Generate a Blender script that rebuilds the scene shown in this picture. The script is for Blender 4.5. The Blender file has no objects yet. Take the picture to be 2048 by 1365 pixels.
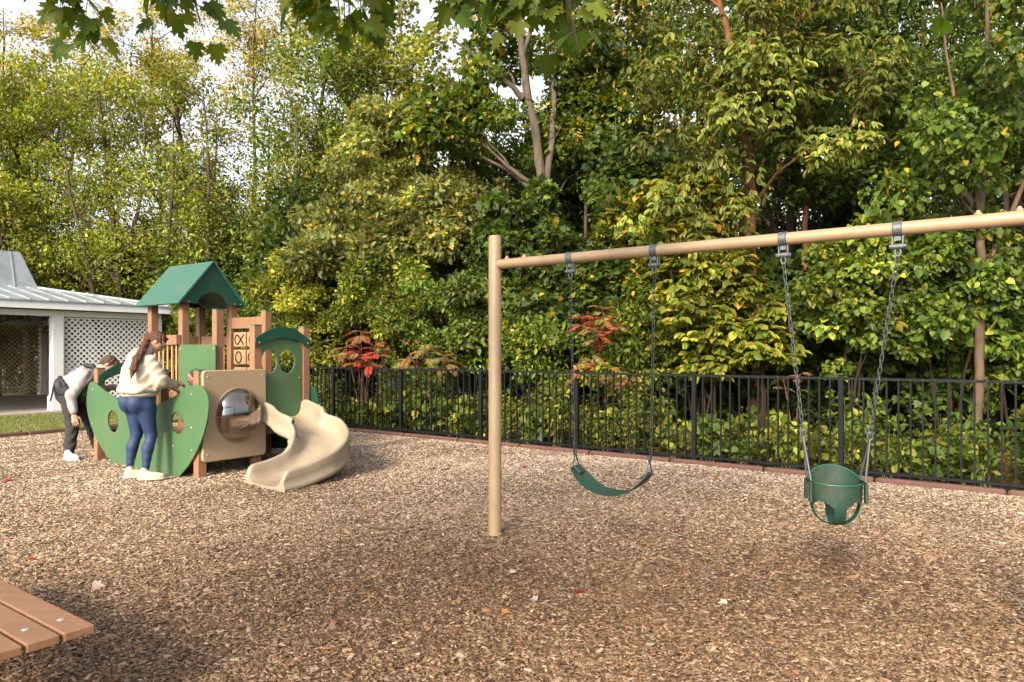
import bpy, bmesh, math
import numpy as np
from mathutils import Vector, Matrix

# ------------------------------------------------------------------ camera, sky, sun, exposure
sc = bpy.context.scene
COL = sc.collection
cam_d = bpy.data.cameras.new("camera")
cam = bpy.data.objects.new("camera", cam_d)
COL.objects.link(cam)
cam.location = (0, 0, 1.5)
cam.rotation_euler = (math.radians(90), 0, 0)
cam_d.sensor_width = 36
cam_d.lens = 25.01
cam_d.shift_y = 0.0095
cam_d.clip_start = 0.05
cam_d.clip_end = 2000
sc.camera = cam

SUN_EL, SUN_AZ = 30.0, -25.0        # light comes from behind the camera, a little to the left
world = bpy.data.worlds.new("World")
sc.world = world
world.use_nodes = True
wn = world.node_tree.nodes
wl = world.node_tree.links
bg = wn["Background"]
sky = wn.new("ShaderNodeTexSky")
sky.sky_type = 'NISHITA'
sky.sun_disc = False
sky.sun_elevation = math.radians(SUN_EL)
sky.sun_rotation = math.radians(180 - SUN_AZ)
sky.air_density = 1.0
sky.dust_density = 4.0
sky.ozone_density = 1.0
hz = wn.new("ShaderNodeHueSaturation")      # thin bright haze takes most of the blue out of the sky
hz.inputs["Saturation"].default_value = 0.22
wl.new(sky.outputs[0], hz.inputs["Color"])
wl.new(hz.outputs[0], bg.inputs[0])
bg.inputs[1].default_value = 0.15

sun_d = bpy.data.lights.new("sun", 'SUN')
sun_d.energy = 3.1
sun_d.angle = math.radians(12)
sun_d.color = (1.0, 0.82, 0.58)
sun = bpy.data.objects.new("sun", sun_d)
COL.objects.link(sun)
# light direction: travels towards +Y, slightly to +X, and down
sun.rotation_euler = (math.radians(90 - SUN_EL), 0, math.radians(SUN_AZ))
sun.location = (-3, -12, 12)

sc.view_settings.view_transform = 'Standard'
sc.view_settings.look = 'None'
sc.view_settings.exposure = 1.45
sc.view_settings.gamma = 1.0
sc.cycles.use_denoising = True
sc.cycles.max_bounces = 7
sc.cycles.diffuse_bounces = 3
sc.cycles.glossy_bounces = 2
sc.cycles.transmission_bounces = 4
sc.cycles.transparent_max_bounces = 8
sc.cycles.sample_clamp_indirect = 6.0

RNG = np.random.default_rng(7)

# ------------------------------------------------------------------ frames of reference
E1 = np.array([-0.811, 0.585, 0.0])     # along the fence, away to the left
E2 = np.array([0.585, 0.811, 0.0])      # across it, away to the right
ANG1 = math.atan2(0.585, -0.811)
KP = np.array([-3.6, 8.21, 0.0])        # corner post of the play structure
FP = np.array([5.38, 7.54, 0.0])        # origin of the fence line
CP = np.array([5.12, 7.36, 0.0])        # origin of the kerb line
SP = np.array([-0.136, 5.68, 0.0])      # swing post


def at(origin, a, b, z=0.0):
    v = origin + a * E1 + b * E2
    return (float(v[0]), float(v[1]), float(z))


def in_bed(x, y):
    """signed: inside the mulch bed when both > 0 (distance to fence kerb, distance to far left kerb)"""
    d1 = -((x - CP[0]) * E2[0] + (y - CP[1]) * E2[1])
    d2 = ((x + 8.73) * -E1[0] + (y - 12.1) * -E1[1])
    return d1, d2


def ground_h(x, y):
    x = np.asarray(x, float); y = np.asarray(y, float)
    h = 0.016 * np.sin(x * 1.3 + 0.7 * y) + 0.012 * np.sin(2.3 * y - 0.9 * x + 1.0) + 0.008 * np.sin(4.1 * x + 3.3 * y) + 0.006 * np.sin(7.3 * x - 5.1 * y)
    h = 0.03 + h - 0.13 * np.exp(-(((x - 0.75) / 0.75) ** 2 + ((y - 4.95) / 0.5) ** 2))
    h = h - 0.10 * np.exp(-(((x - 2.0) / 0.6) ** 2 + ((y - 4.1) / 0.5) ** 2))
    h = h - 0.04 * np.exp(-(((x + 2.5) / 0.5) ** 2 + ((y - 7.1) / 0.4) ** 2))
    d1, d2 = in_bed(x, y)
    edge = np.clip(np.minimum(d1, d2) / 0.5, 0, 1)
    return np.maximum(h, -0.125) * edge


# ------------------------------------------------------------------ materials
MATS = {}


def mat(name, col, rough=0.6, var=0.0, vscale=8.0, col2=None, bump=0.0, bscale=60.0, metal=0.0, spec=0.5, stretch=None, attr=False, detail=6.0, dirt=0.0):
    if name in MATS:
        return MATS[name]
    m = bpy.data.materials.new(name)
    m.use_nodes = True
    nt = m.node_tree
    n, l = nt.nodes, nt.links
    b = n["Principled BSDF"]
    b.inputs["Roughness"].default_value = rough
    b.inputs["Metallic"].default_value = metal
    b.inputs["Specular IOR Level"].default_value = spec
    tc = n.new("ShaderNodeTexCoord")
    src = tc.outputs["Object"]
    if stretch:
        mp = n.new("ShaderNodeMapping")
        mp.inputs["Scale"].default_value = stretch
        l.new(src, mp.inputs["Vector"])
        src = mp.outputs[0]
    c1 = (*col, 1)
    if var > 0 or col2 is not None:
        tx = n.new("ShaderNodeTexNoise")
        tx.inputs["Scale"].default_value = vscale
        tx.inputs["Detail"].default_value = detail
        tx.inputs["Roughness"].default_value = 0.65
        l.new(src, tx.inputs["Vector"])
        cr = n.new("ShaderNodeValToRGB")
        cr.color_ramp.elements[0].position = 0.32
        cr.color_ramp.elements[1].position = 0.68
        k = 1 - var
        cr.color_ramp.elements[0].color = (col[0] * k, col[1] * k, col[2] * k, 1) if col2 is None else (*col2, 1)
        k = 1 + var * 0.6 if col2 is None else 1
        cr.color_ramp.elements[1].color = (min(1, col[0] * k), min(1, col[1] * k), min(1, col[2] * k), 1)
        l.new(tx.outputs["Fac"], cr.inputs["Fac"])
        l.new(cr.outputs[0], b.inputs["Base Color"])
        rr = n.new("ShaderNodeMapRange")
        rr.inputs["To Min"].default_value = max(0.05, rough - 0.1)
        rr.inputs["To Max"].default_value = min(1, rough + 0.12)
        l.new(tx.outputs["Fac"], rr.inputs["Value"])
        l.new(rr.outputs[0], b.inputs["Roughness"])
    else:
        b.inputs["Base Color"].default_value = c1
    if dirt > 0:
        dn = n.new("ShaderNodeTexNoise"); dn.inputs["Scale"].default_value = 3.1; dn.inputs["Detail"].default_value = 11; dn.inputs["Roughness"].default_value = 0.72
        l.new(tc.outputs["Object"], dn.inputs["Vector"])
        dr = n.new("ShaderNodeMapRange"); dr.inputs["From Min"].default_value = 0.48; dr.inputs["From Max"].default_value = 0.72; dr.inputs["To Max"].default_value = dirt
        l.new(dn.outputs["Fac"], dr.inputs["Value"])
        sm = n.new("ShaderNodeMapping"); sm.inputs["Scale"].default_value = (1.5, 1.5, 28); sm.inputs["Rotation"].default_value = (0.4, 0.2, 0.9)
        l.new(tc.outputs["Object"], sm.inputs["Vector"])
        sn = n.new("ShaderNodeTexNoise"); sn.inputs["Scale"].default_value = 6; sn.inputs["Detail"].default_value = 3
        l.new(sm.outputs[0], sn.inputs["Vector"])
        sr = n.new("ShaderNodeMapRange"); sr.inputs["From Min"].default_value = 0.66; sr.inputs["From Max"].default_value = 0.72; sr.inputs["To Max"].default_value = dirt * 0.8
        l.new(sn.outputs["Fac"], sr.inputs["Value"])
        mxa = n.new("ShaderNodeMix"); mxa.data_type = 'RGBA'; mxa.inputs["B"].default_value = (0.13, 0.10, 0.07, 1)
        mxb = n.new("ShaderNodeMix"); mxb.data_type = 'RGBA'; mxb.inputs["B"].default_value = (min(1, col[0] * 1.5 + .05), min(1, col[1] * 1.5 + .05), min(1, col[2] * 1.5 + .05), 1)
        src_c = b.inputs["Base Color"].links[0].from_socket if b.inputs["Base Color"].links else None
        if src_c is not None: l.new(src_c, mxa.inputs["A"])
        else: mxa.inputs["A"].default_value = c1
        l.new(dr.outputs[0], mxa.inputs["Factor"]); l.new(mxa.outputs["Result"], mxb.inputs["A"]); l.new(sr.outputs[0], mxb.inputs["Factor"])
        l.new(mxb.outputs["Result"], b.inputs["Base Color"])
    if attr:
        at_ = n.new("ShaderNodeVertexColor")
        at_.layer_name = "col"
        l.new(at_.outputs["Color"], b.inputs["Base Color"])
    if bump > 0:
        bx = n.new("ShaderNodeTexNoise")
        bx.inputs["Scale"].default_value = bscale
        bx.inputs["Detail"].default_value = 4
        l.new(src, bx.inputs["Vector"])
        bp = n.new("ShaderNodeBump")
        bp.inputs["Strength"].default_value = bump
        bp.inputs["Distance"].default_value = 0.01
        l.new(bx.outputs["Fac"], bp.inputs["Height"])
        l.new(bp.outputs[0], b.inputs["Normal"])
    MATS[name] = m
    return m


def leaf_mat(name, trans=0.35, rough=0.45, spec=0.35):
    m = bpy.data.materials.new(name)
    m.use_nodes = True
    n, l = m.node_tree.nodes, m.node_tree.links
    b = n["Principled BSDF"]
    out = n["Material Output"]
    a = n.new("ShaderNodeVertexColor"); a.layer_name = "col"
    b.inputs["Roughness"].default_value = rough
    b.inputs["Specular IOR Level"].default_value = spec
    l.new(a.outputs["Color"], b.inputs["Base Color"])
    t = n.new("ShaderNodeBsdfTranslucent")
    hs = n.new("ShaderNodeHueSaturation")
    hs.inputs["Hue"].default_value = 0.485
    hs.inputs["Saturation"].default_value = 1.15
    hs.inputs["Value"].default_value = 1.35
    l.new(a.outputs["Color"], hs.inputs["Color"])
    l.new(hs.outputs[0], t.inputs["Color"])
    mx = n.new("ShaderNodeMixShader")
    mx.inputs[0].default_value = trans
    l.new(b.outputs[0], mx.inputs[1]); l.new(t.outputs[0], mx.inputs[2])
    l.new(mx.outputs[0], out.inputs["Surface"])
    MATS[name] = m
    return m


M_LEAF = leaf_mat("leaf_surface", 0.40, 0.5, 0.25)
M_LEAFN = leaf_mat("near_leaf_surface", 0.55, 0.5, 0.25)
M_BARK = mat("bark", (0.065, 0.047, 0.034), 0.9, 0.5, 14, spec=0.12, bump=0.8, bscale=45, stretch=(1, 1, 0.25))
M_BARK_PALE = mat("pale_bark", (0.085, 0.056, 0.038), 0.85, 0.45, 10, spec=0.15, bump=0.7, bscale=35, stretch=(1, 1, 0.4))
M_BARK_SUN = mat("sun_tinted_bark", (0.13, 0.062, 0.03), 0.9, 0.5, 12, spec=0.12, bump=0.8, bscale=40, stretch=(1, 1, 0.25))  # orange sunlight on the trunks painted into the bark colour
M_BARK_GREY = mat("grey_bark", (0.080, 0.064, 0.048), 0.85, 0.5, 9, spec=0.15, bump=0.8, bscale=30, stretch=(1, 1, 0.4))
M_POSTWOOD = mat("brown_recycled_lumber", (0.200, 0.102, 0.055), 0.6, 0.18, 30, dirt=0.35, spec=0.35, bump=0.25, bscale=140, stretch=(1, 1, 0.2))
M_CAP = mat("dark_green_cap", (0.008, 0.12, 0.06), 0.45)
M_LGREEN = mat("light_green_board", (0.047, 0.105, 0.045), 0.5, 0.10, 60, dirt=0.28, spec=0.35, bump=0.12, bscale=260)
M_DGREEN = mat("dark_green_board", (0.005, 0.045, 0.027), 0.45, 0.15, 40, dirt=0.16, spec=0.35, bump=0.12, bscale=260)
M_TANP = mat("tan_plastic_panel", (0.27, 0.195, 0.12), 0.5, 0.1, 50, dirt=0.28, bump=0.15, bscale=200)
M_SLIDE = mat("slide_plastic", (0.255, 0.205, 0.145), 0.45, 0.14, 4, dirt=0.35, bump=0.1, bscale=150)
M_SWING = mat("tan_powder_coat", (0.255, 0.175, 0.10), 0.45, 0.12, 5, dirt=0.22, bump=0.05, bscale=200)
M_BLACK = mat("black_coated_steel", (0.006, 0.0065, 0.008), 0.6, 0.2, 20, bump=0.1, bscale=200, spec=0.14)
M_STEEL = mat("galvanised_steel", (0.07, 0.077, 0.08), 0.55, 0.3, 60, metal=0.4)
M_CLAMP = mat("clamp_steel", (0.10, 0.11, 0.115), 0.5, 0.3, 60, metal=0.5)
M_CHAIN = mat("worn_chain_steel", (0.045, 0.05, 0.053), 0.5, 0.3, 60, metal=0.6)
M_BOLT = mat("bright_bolt", (0.65, 0.65, 0.62), 0.3, metal=0.8)
M_KERB = mat("brown_plastic_timber", (0.075, 0.032, 0.021), 0.65, 0.3, 12, bump=0.2, bscale=80)
M_WHITE = mat("white_paint", (0.60, 0.61, 0.62), 0.55, 0.07, 3, dirt=0.18, bump=0.05, bscale=60)
M_LATTICE = mat("white_lattice_vinyl", (0.62, 0.63, 0.64), 0.5)
M_LATSUN = mat("sun_tinted_lattice", (0.50, 0.38, 0.22), 0.8, 0.2, 6)  # warm low sun on the inner lattice put into its colour
M_STEM = mat("shrub_stem", (0.026, 0.018, 0.012), 0.9, 0.4, 20, spec=0.1)
M_BROWNWOOD = mat("dark_rafter_wood", (0.10, 0.05, 0.03), 0.8, 0.3, 10)
M_ROOF = mat("metal_roof", (0.26, 0.29, 0.32), 0.4, 0.25, 2.5, metal=0.35, bump=0.05, bscale=30)
M_CONC = mat("concrete", (0.28, 0.24, 0.19), 0.85, 0.2, 4, bump=0.2, bscale=60)
M_RUBBER = mat("green_rubber", (0.004, 0.036, 0.020), 0.55, 0.0, 9, col2=(0.020, 0.031, 0.024), dirt=0.35, spec=0.3, bump=0.12, bscale=150)
M_RUBEDGE = mat("green_rubber_edge", (0.005, 0.075, 0.035), 0.45)


# ------------------------------------------------------------------ mesh helpers
def link(o, parent=None):
    COL.objects.link(o)
    if parent is not None:
        o.parent = parent
    return o


def tag(o, label=None, cat=None, group=None, kind=None):
    if label: o['label'] = label
    if cat: o['category'] = cat
    if group: o['group'] = group
    if kind: o['kind'] = kind
    return o


def empty(name, loc, label, cat, group=None):
    o = bpy.data.objects.new(name, None)
    o.empty_display_size = 0.1
    o.location = loc
    link(o)
    return tag(o, label, cat, group)


class MB:
    """collects vertices in WORLD space; build() subtracts the parent's location"""
    def __init__(s):
        s.v = []; s.f = []; s.m = []; s.n = 0

    def add(s, verts, faces, mi=0):
        s.v.append(np.asarray(verts, float).reshape(-1, 3))
        for f in faces:
            s.f.append([i + s.n for i in f]); s.m.append(mi)
        s.n += len(s.v[-1])
        return s

    def box(s, o, ax, ay, az, c0, c1, mi=0):
        """box spanned in frame (ax, ay, az) at o from corner c0 to c1"""
        o = np.asarray(o, float)
        ax, ay, az = [np.asarray(a, float) for a in (ax, ay, az)]
        vs = [o + ax * (c0[0], c1[0])[i] + ay * (c0[1], c1[1])[j] + az * (c0[2], c1[2])[k] for k in (0, 1) for j in (0, 1) for i in (0, 1)]
        fs = [(0, 2, 3, 1), (4, 5, 7, 6), (0, 1, 5, 4), (2, 6, 7, 3), (0, 4, 6, 2), (1, 3, 7, 5)]
        return s.add(vs, fs, mi)

    def tube(s, pts, rad, sides=8, cap=True, mi=0, closed=False, up0=None):
        P = np.asarray(pts, float)
        n = len(P)
        R = np.broadcast_to(np.asarray(rad, float), (n,)) if np.ndim(rad) <= 1 else rad
        if closed:
            T = np.roll(P, -1, 0) - np.roll(P, 1, 0)
        else:
            T = np.gradient(P, axis=0)
        T /= np.linalg.norm(T, axis=1)[:, None] + 1e-12
        up = np.array([0, 0, 1.0]) if up0 is None else np.asarray(up0, float)
        if abs(T[0] @ up) > 0.95: up = np.array([1.0, 0, 0])
        V = []
        a = np.linspace(0, 2 * math.pi, sides, endpoint=False)
        u = up - T[0] * (up @ T[0]); u /= np.linalg.norm(u)
        for i in range(n):
            u = u - T[i] * (u @ T[i]); u /= np.linalg.norm(u) + 1e-12
            w = np.cross(T[i], u)
            V.append(P[i] + R[i] * (np.cos(a)[:, None] * u + np.sin(a)[:, None] * w))
        V = np.concatenate(V)
        F = []
        for i in range(n if closed else n - 1):
            j = (i + 1) % n
            for k in range(sides):
                k2 = (k + 1) % sides
                F.append((i * sides + k, i * sides + k2, j * sides + k2, j * sides + k))
        if cap and not closed:
            F.append(tuple(range(sides))[::-1])
            F.append(tuple((n - 1) * sides + k for k in range(sides)))
        return s.add(V, F, mi)

    def disc(s, c, n, r, h, sides=12, mi=0, dome=0.0):
        c = np.asarray(c, float); n = np.asarray(n, float); n = n / np.linalg.norm(n)
        pts = [c, c + n * h * 0.6, c + n * h]
        return s.tube(pts, [r, r, r * (1 - dome)], sides, True, mi)

    def build(s, name, mats, parent=None, smooth=False, bevel=0.0, bseg=2, world_parent_loc=None):
        me = bpy.data.meshes.new(name)
        V = np.concatenate(s.v)
        off = np.zeros(3)
        p = parent
        while p is not None:
            off = off + np.array(p.location)
            p = p.parent
        me.from_pydata((V - off).tolist(), [], s.f)
        for m in (mats if isinstance(mats, (list, tuple)) else [mats]):
            me.materials.append(m)
        me.polygons.foreach_set("material_index", s.m)
        bm = bmesh.new(); bm.from_mesh(me)
        bmesh.ops.recalc_face_normals(bm, faces=bm.faces)
        if bevel > 0:
            es = [e for e in bm.edges if len(e.link_faces) == 2 and e.calc_face_angle(0) > 0.6]
            bmesh.ops.bevel(bm, geom=es, offset=bevel, segments=bseg, profile=0.5, affect='EDGES', clamp_overlap=True)
        bm.to_mesh(me); bm.free()
        if smooth:
            me.polygons.foreach_set("use_smooth", [True] * len(me.polygons))
            try:
                me.set_sharp_from_angle(angle=math.radians(40))
            except Exception:
                pass
        me.update()
        return link(bpy.data.objects.new(name, me), parent)


def raw_mesh(name, V, loops, starts, totals, mats, colors=None, parent=None, smooth=False, matidx=None):
    me = bpy.data.meshes.new(name)
    V = np.ascontiguousarray(V, np.float32).reshape(-1, 3)
    me.vertices.add(len(V)); me.vertices.foreach_set("co", V.ravel())
    me.loops.add(len(loops)); me.loops.foreach_set("vertex_index", np.ascontiguousarray(loops, np.int32))
    me.polygons.add(len(starts))
    me.polygons.foreach_set("loop_start", np.ascontiguousarray(starts, np.int32))
    me.polygons.foreach_set("loop_total", np.ascontiguousarray(totals, np.int32))
    if smooth:
        me.polygons.foreach_set("use_smooth", np.ones(len(starts), bool))
    for m in (mats if isinstance(mats, (list, tuple)) else [mats]):
        me.materials.append(m)
    if colors is not None:
        ca = me.color_attributes.new("col", 'FLOAT_COLOR', 'POINT')
        c4 = np.ones((len(V), 4), np.float32); c4[:, :3] = colors
        ca.data.foreach_set("color", c4.ravel())
    me.update(calc_edges=True)
    me.validate()
    return link(bpy.data.objects.new(name, me), parent)


def templated(name, T, faces, C, X, Y, Z, S, cols, mats, parent=None, offset=(0, 0, 0)):
    """N copies of template T (M,3) with frames X,Y,Z (N,3), scale S (N,) or (N,3), centres C"""
    T = np.asarray(T, float)
    N, M = len(C), len(T)
    S = np.asarray(S, float)
    if S.ndim == 1: S = np.repeat(S[:, None], 3, 1)
    V = C[:, None, :] + (T[None, :, 0:1] * S[:, None, 0:1]) * X[:, None, :] + (T[None, :, 1:2] * S[:, None, 1:2]) * Y[:, None, :] + (T[None, :, 2:3] * S[:, None, 2:3]) * Z[:, None, :]
    V = V.reshape(-1, 3) - np.asarray(offset)
    fl = np.concatenate([np.asarray(f) for f in faces])
    tot = np.array([len(f) for f in faces])
    L = (fl[None, :] + (np.arange(N) * M)[:, None]).ravel()
    totals = np.tile(tot, N)
    starts = np.concatenate([[0], np.cumsum(totals)[:-1]])
    cc = np.repeat(cols, M, 0)
    return raw_mesh(name, V, L, starts, totals, mats, cc, parent)


def curve_panel(name, outline, holes, thick, frame, parent, mats, bevel=0.006, smooth_pts=True, bseg=2):
    """flat board: outline & holes in (a, z) coordinates; frame = (origin, axis a, normal); front face material 0, edges material 1"""
    cu = bpy.data.curves.new(name, 'CURVE')
    cu.dimensions = '2D'; cu.fill_mode = 'BOTH'
    cu.extrude = max(thick / 2 - bevel, 0.0005); cu.bevel_depth = bevel; cu.bevel_resolution = bseg
    cu.offset = -bevel
    for pts in [outline] + list(holes):
        sp = cu.splines.new('POLY')
        sp.points.add(len(pts) - 1)
        for i, (a, z) in enumerate(pts):
            sp.points[i].co = (a, z, 0, 1)
        sp.use_cyclic_u = True
    tmp = bpy.data.objects.new("tmp", cu)
    COL.objects.link(tmp)
    dg = bpy.context.evaluated_depsgraph_get()
    dg.update()
    me = bpy.data.meshes.new_from_object(tmp.evaluated_get(dg))
    bpy.data.objects.remove(tmp)
    bm = bmesh.new(); bm.from_mesh(me)
    bmesh.ops.remove_doubles(bm, verts=bm.verts, dist=0.0002)
    bmesh.ops.recalc_face_normals(bm, faces=bm.faces)
    for f in bm.faces:
        f.material_index = 0 if abs(f.normal.z) > 0.9 else 1
    bm.to_mesh(me); bm.free()
    n = len(me.vertices)
    co = np.empty(n * 3); me.vertices.foreach_get("co", co); co = co.reshape(-1, 3)
    o, a, nn = [np.asarray(v, float) for v in frame]
    W = o + co[:, 0:1] * a + co[:, 1:2] * np.array([0, 0, 1.0]) + co[:, 2:3] * nn
    off = np.zeros(3); p = parent
    while p is not None:
        off = off + np.array(p.location); p = p.parent
    W = W - off
    me.vertices.foreach_set("co", W.ravel())
    me.materials.clear()
    for m in mats: me.materials.append(m)
    me.name = name
    bm = bmesh.new(); bm.from_mesh(me)
    bmesh.ops.recalc_face_normals(bm, faces=bm.faces)
    bm.to_mesh(me); bm.free()
    me.update()
    return link(bpy.data.objects.new(name, me), parent)


def catmull(pts, n=6, closed=True):
    P = np.asarray(pts, float); N = len(P); out = []
    for i in range(N if closed else N - 1):
        if closed:
            p0, p1, p2, p3 = P[i - 1], P[i], P[(i + 1) % N], P[(i + 2) % N]
        else:
            p0, p1, p2, p3 = P[max(i - 1, 0)], P[i], P[i + 1], P[min(i + 2, N - 1)]
        for k in range(n):
            t = k / n
            out.append(0.5 * (2 * p1 + (p2 - p0) * t + (2 * p0 - 5 * p1 + 4 * p2 - p3) * t * t + (3 * p1 - p0 - 3 * p2 + p3) * t ** 3))
    if not closed: out.append(P[-1])
    return np.array(out)


def ellipse(cx, cy, rx, ry, n=32):
    return [(cx + rx * math.cos(2 * math.pi * i / n), cy + ry * math.sin(2 * math.pi * i / n)) for i in range(n)]


def rrect(x0, y0, x1, y1, r, n=5):
    out = []
    for cx, cy, a0 in ((x1 - r, y1 - r, 0), (x0 + r, y1 - r, 90), (x0 + r, y0 + r, 180), (x1 - r, y0 + r, 270)):
        for i in range(n + 1):
            a = math.radians(a0 + 90 * i / n)
            out.append((cx + r * math.cos(a), cy + r * math.sin(a)))
    return out


# ------------------------------------------------------------------ ground
def ground_mats():
    m = bpy.data.materials.new("mulch_surface"); m.use_nodes = True
    n, l = m.node_tree.nodes, m.node_tree.links
    b = n["Principled BSDF"]; b.inputs["Roughness"].default_value = 0.95; b.inputs["Specular IOR Level"].default_value = 0.2
    tc = n.new("ShaderNodeTexCoord")
    mp = n.new("ShaderNodeMapping"); mp.inputs["Scale"].default_value = (1, 1.6, 1)
    l.new(tc.outputs["Object"], mp.inputs[0])
    v = n.new("ShaderNodeTexVoronoi"); v.inputs["Scale"].default_value = 38
    l.new(mp.outputs[0], v.inputs["Vector"])
    cr = n.new("ShaderNodeValToRGB")
    e = cr.color_ramp.elements
    e[0].position = 0.1; e[0].color = (0.035, 0.022, 0.014, 1)
    e[1].position = 0.9; e[1].color = (0.26, 0.18, 0.115, 1)
    x = e.new(0.5); x.color = (0.11, 0.07, 0.042, 1)
    sep = n.new("ShaderNodeSeparateColor"); l.new(v.outputs["Color"], sep.inputs[0])
    l.new(sep.outputs[0], cr.inputs[0])
    l.new(cr.outputs[0], b.inputs["Base Color"])
    bp = n.new("ShaderNodeBump"); bp.inputs["Strength"].default_value = 1.0; bp.inputs["Distance"].default_value = 0.012
    l.new(sep.outputs[1], bp.inputs["Height"]); l.new(bp.outputs[0], b.inputs["Normal"])
    return m


M_MULCH = ground_mats()
M_FLOOR = mat("forest_soil", (0.045, 0.032, 0.02), 0.95, 0.5, 3, bump=0.6, bscale=25)
M_LAWN = mat("lawn_soil", (0.10, 0.11, 0.035), 0.95, 0.0, 2.5, col2=(0.075, 0.09, 0.02), bump=0.5, bscale=70)

g = MB().add([(-400, -200, -0.14), (400, -200, -0.14), (400, 900, -0.14), (-400, 900, -0.14)], [(0, 1, 2, 3)]).build("ground", M_FLOOR)
tag(g, kind="structure")

# mulch bed: grid in the (E1, E2) frame
def grid_sheet(name, origin, a0, a1, b0, b1, step, m, hf=None, z=0.0):
    na, nb = int((a1 - a0) / step) + 1, int((b1 - b0) / step) + 1
    A, B = np.meshgrid(np.linspace(a0, a1, na), np.linspace(b0, b1, nb), indexing='ij')
    X = origin[0] + A * E1[0] + B * E2[0]; Y = origin[1] + A * E1[1] + B * E2[1]
    Z = (hf(X, Y) if hf else 0 * X) + z
    V = np.stack([X, Y, Z], -1).reshape(-1, 3)
    i, j = np.meshgrid(np.arange(na - 1), np.arange(nb - 1), indexing='ij')
    q = (i * nb + j).ravel()
    L = np.stack([q, q + 1, q + nb + 1, q + nb], 1).ravel()
    o = raw_mesh(name, V, L, np.arange(len(q)) * 4, np.full(len(q), 4), m, smooth=True)
    return o

S_END = 14.28     # kerb corner along E1 from CP
tag(grid_sheet("mulch_ground", CP, -6, S_END, -22, 0.0, 0.10, M_MULCH, ground_h), kind="structure")
tag(grid_sheet("lawn_ground", CP, S_END, 40, -30, 6, 1.0, M_LAWN, None, -0.02), kind="structure")


def chips(name, n_near, rng):
    # density falls with distance from the camera
    out = []
    for (r0, r1, dens) in ((2.0, 4.6, 7600), (4.6, 7.0, 5200), (7.0, 10.0, 2700), (10.0, 16.5, 1300)):
        half = math.radians(43)
        area = half * (r1 ** 2 - r0 ** 2)
        n = int(area * dens)
        a = rng.uniform(-half, half, n) + math.pi / 2
        r = np.sqrt(rng.uniform(r0 ** 2, r1 ** 2, n))
        out.append(np.stack([r * np.cos(a), r * np.sin(a)], 1))
    P = np.concatenate(out)
    d1, d2 = in_bed(P[:, 0], P[:, 1])
    P = P[(d1 > 0.03) & (d2 > 0.03)]
    N = len(P)
    x, y = P[:, 0], P[:, 1]
    T = np.array([(-.5, -.5, 0), (.5, -.5, 0), (.5, .5, 0), (-.5, .5, 0), (-.36, 0.08, 1), (.40, -0.06, 1)])
    F = [(0, 1, 5, 4), (2, 3, 4, 5), (3, 0, 4), (1, 2, 5)]
    ln = rng.gamma(4, 0.0050, N).clip(0.008, 0.07)
    big = rng.random(N) < 0.012
    ln[big] *= 1.7
    w = ln * rng.uniform(0.2, 0.5, N)
    h = rng.uniform(0.002, 0.006, N)
    yaw = rng.normal(0, 0.9, N) - 0.25
    tilt = rng.normal(0, 0.2, N); roll = rng.normal(0, 0.24, N)
    X = np.stack([np.cos(yaw) * np.cos(tilt), np.sin(yaw) * np.cos(tilt), np.sin(tilt)], 1)
    U = np.tile([0, 0, 1.0], (N, 1))
    Yv = np.cross(U, X); Yv /= np.linalg.norm(Yv, axis=1)[:, None]
    Zv = np.cross(X, Yv)
    c, s_ = np.cos(roll)[:, None], np.sin(roll)[:, None]
    Yv, Zv = Yv * c + Zv * s_, Zv * c - Yv * s_
    C = np.stack([x, y, ground_h(x, y) + rng.uniform(-0.002, 0.012, N)], 1)
    pal = np.array([(0.52, 0.425, 0.325), (0.37, 0.275, 0.19), (0.25, 0.165, 0.105), (0.155, 0.098, 0.064), (0.085, 0.055, 0.04), (0.36, 0.325, 0.29), (0.34, 0.19, 0.10)])
    dist = np.hypot(x, y)
    # dry, paler chips farther out; darker, browner ones round swings, slide foot and foreground
    nz = np.sin(1.7 * x + 0.6 * y) + np.sin(1.1 * y - 0.8 * x + 2) + 0.6 * np.sin(3.7 * x + 2.9 * y)
    dark_amt = 1.25 * np.exp(-(((x - 0.8) / 1.35) ** 2 + ((y - 4.65) / 0.8) ** 2)) + 0.85 * np.exp(-(((x - 1.9) / 1.1) ** 2 + ((y - 4.7) / 0.7) ** 2)) \
        + 0.8 * np.exp(-(((x + 2.6) / 0.9) ** 2 + ((y - 7.5) / 0.8) ** 2)) + 0.35 * np.exp(-(((x + 0.3) / 2.6) ** 2 + ((y - 3.5) / 0.9) ** 2))  + 0.15 * nz
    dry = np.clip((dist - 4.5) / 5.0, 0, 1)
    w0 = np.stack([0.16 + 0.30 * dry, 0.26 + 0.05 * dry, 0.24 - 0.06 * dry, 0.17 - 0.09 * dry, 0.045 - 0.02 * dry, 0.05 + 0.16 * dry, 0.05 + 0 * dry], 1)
    dark_mix = np.array([0.05, 0.14, 0.28, 0.32, 0.14, 0.03, 0.04])
    k = np.clip(dark_amt, 0, 0.95)[:, None]
    w0 = (w0.clip(0.005) * (1 - k) + dark_mix * k)
    w0 /= w0.sum(1)[:, None]
    idx = (w0.cumsum(1) < rng.random(N)[:, None]).sum(1).clip(0, 6)
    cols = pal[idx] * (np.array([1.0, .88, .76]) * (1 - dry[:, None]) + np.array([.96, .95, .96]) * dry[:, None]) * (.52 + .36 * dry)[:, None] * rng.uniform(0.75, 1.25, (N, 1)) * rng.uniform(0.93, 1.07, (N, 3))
    cols = cols.clip(0.01, 0.85)
    m = mat("wood_chip", (0.4, 0.3, 0.2), 0.85, spec=0.25, attr=True)
    o = templated(name, T, F, C, X, Yv, Zv, np.stack([ln, w, h], 1), cols, m)
    return tag(o, kind="stuff")


chips("wood_chips", 0, np.random.default_rng(3))


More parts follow.
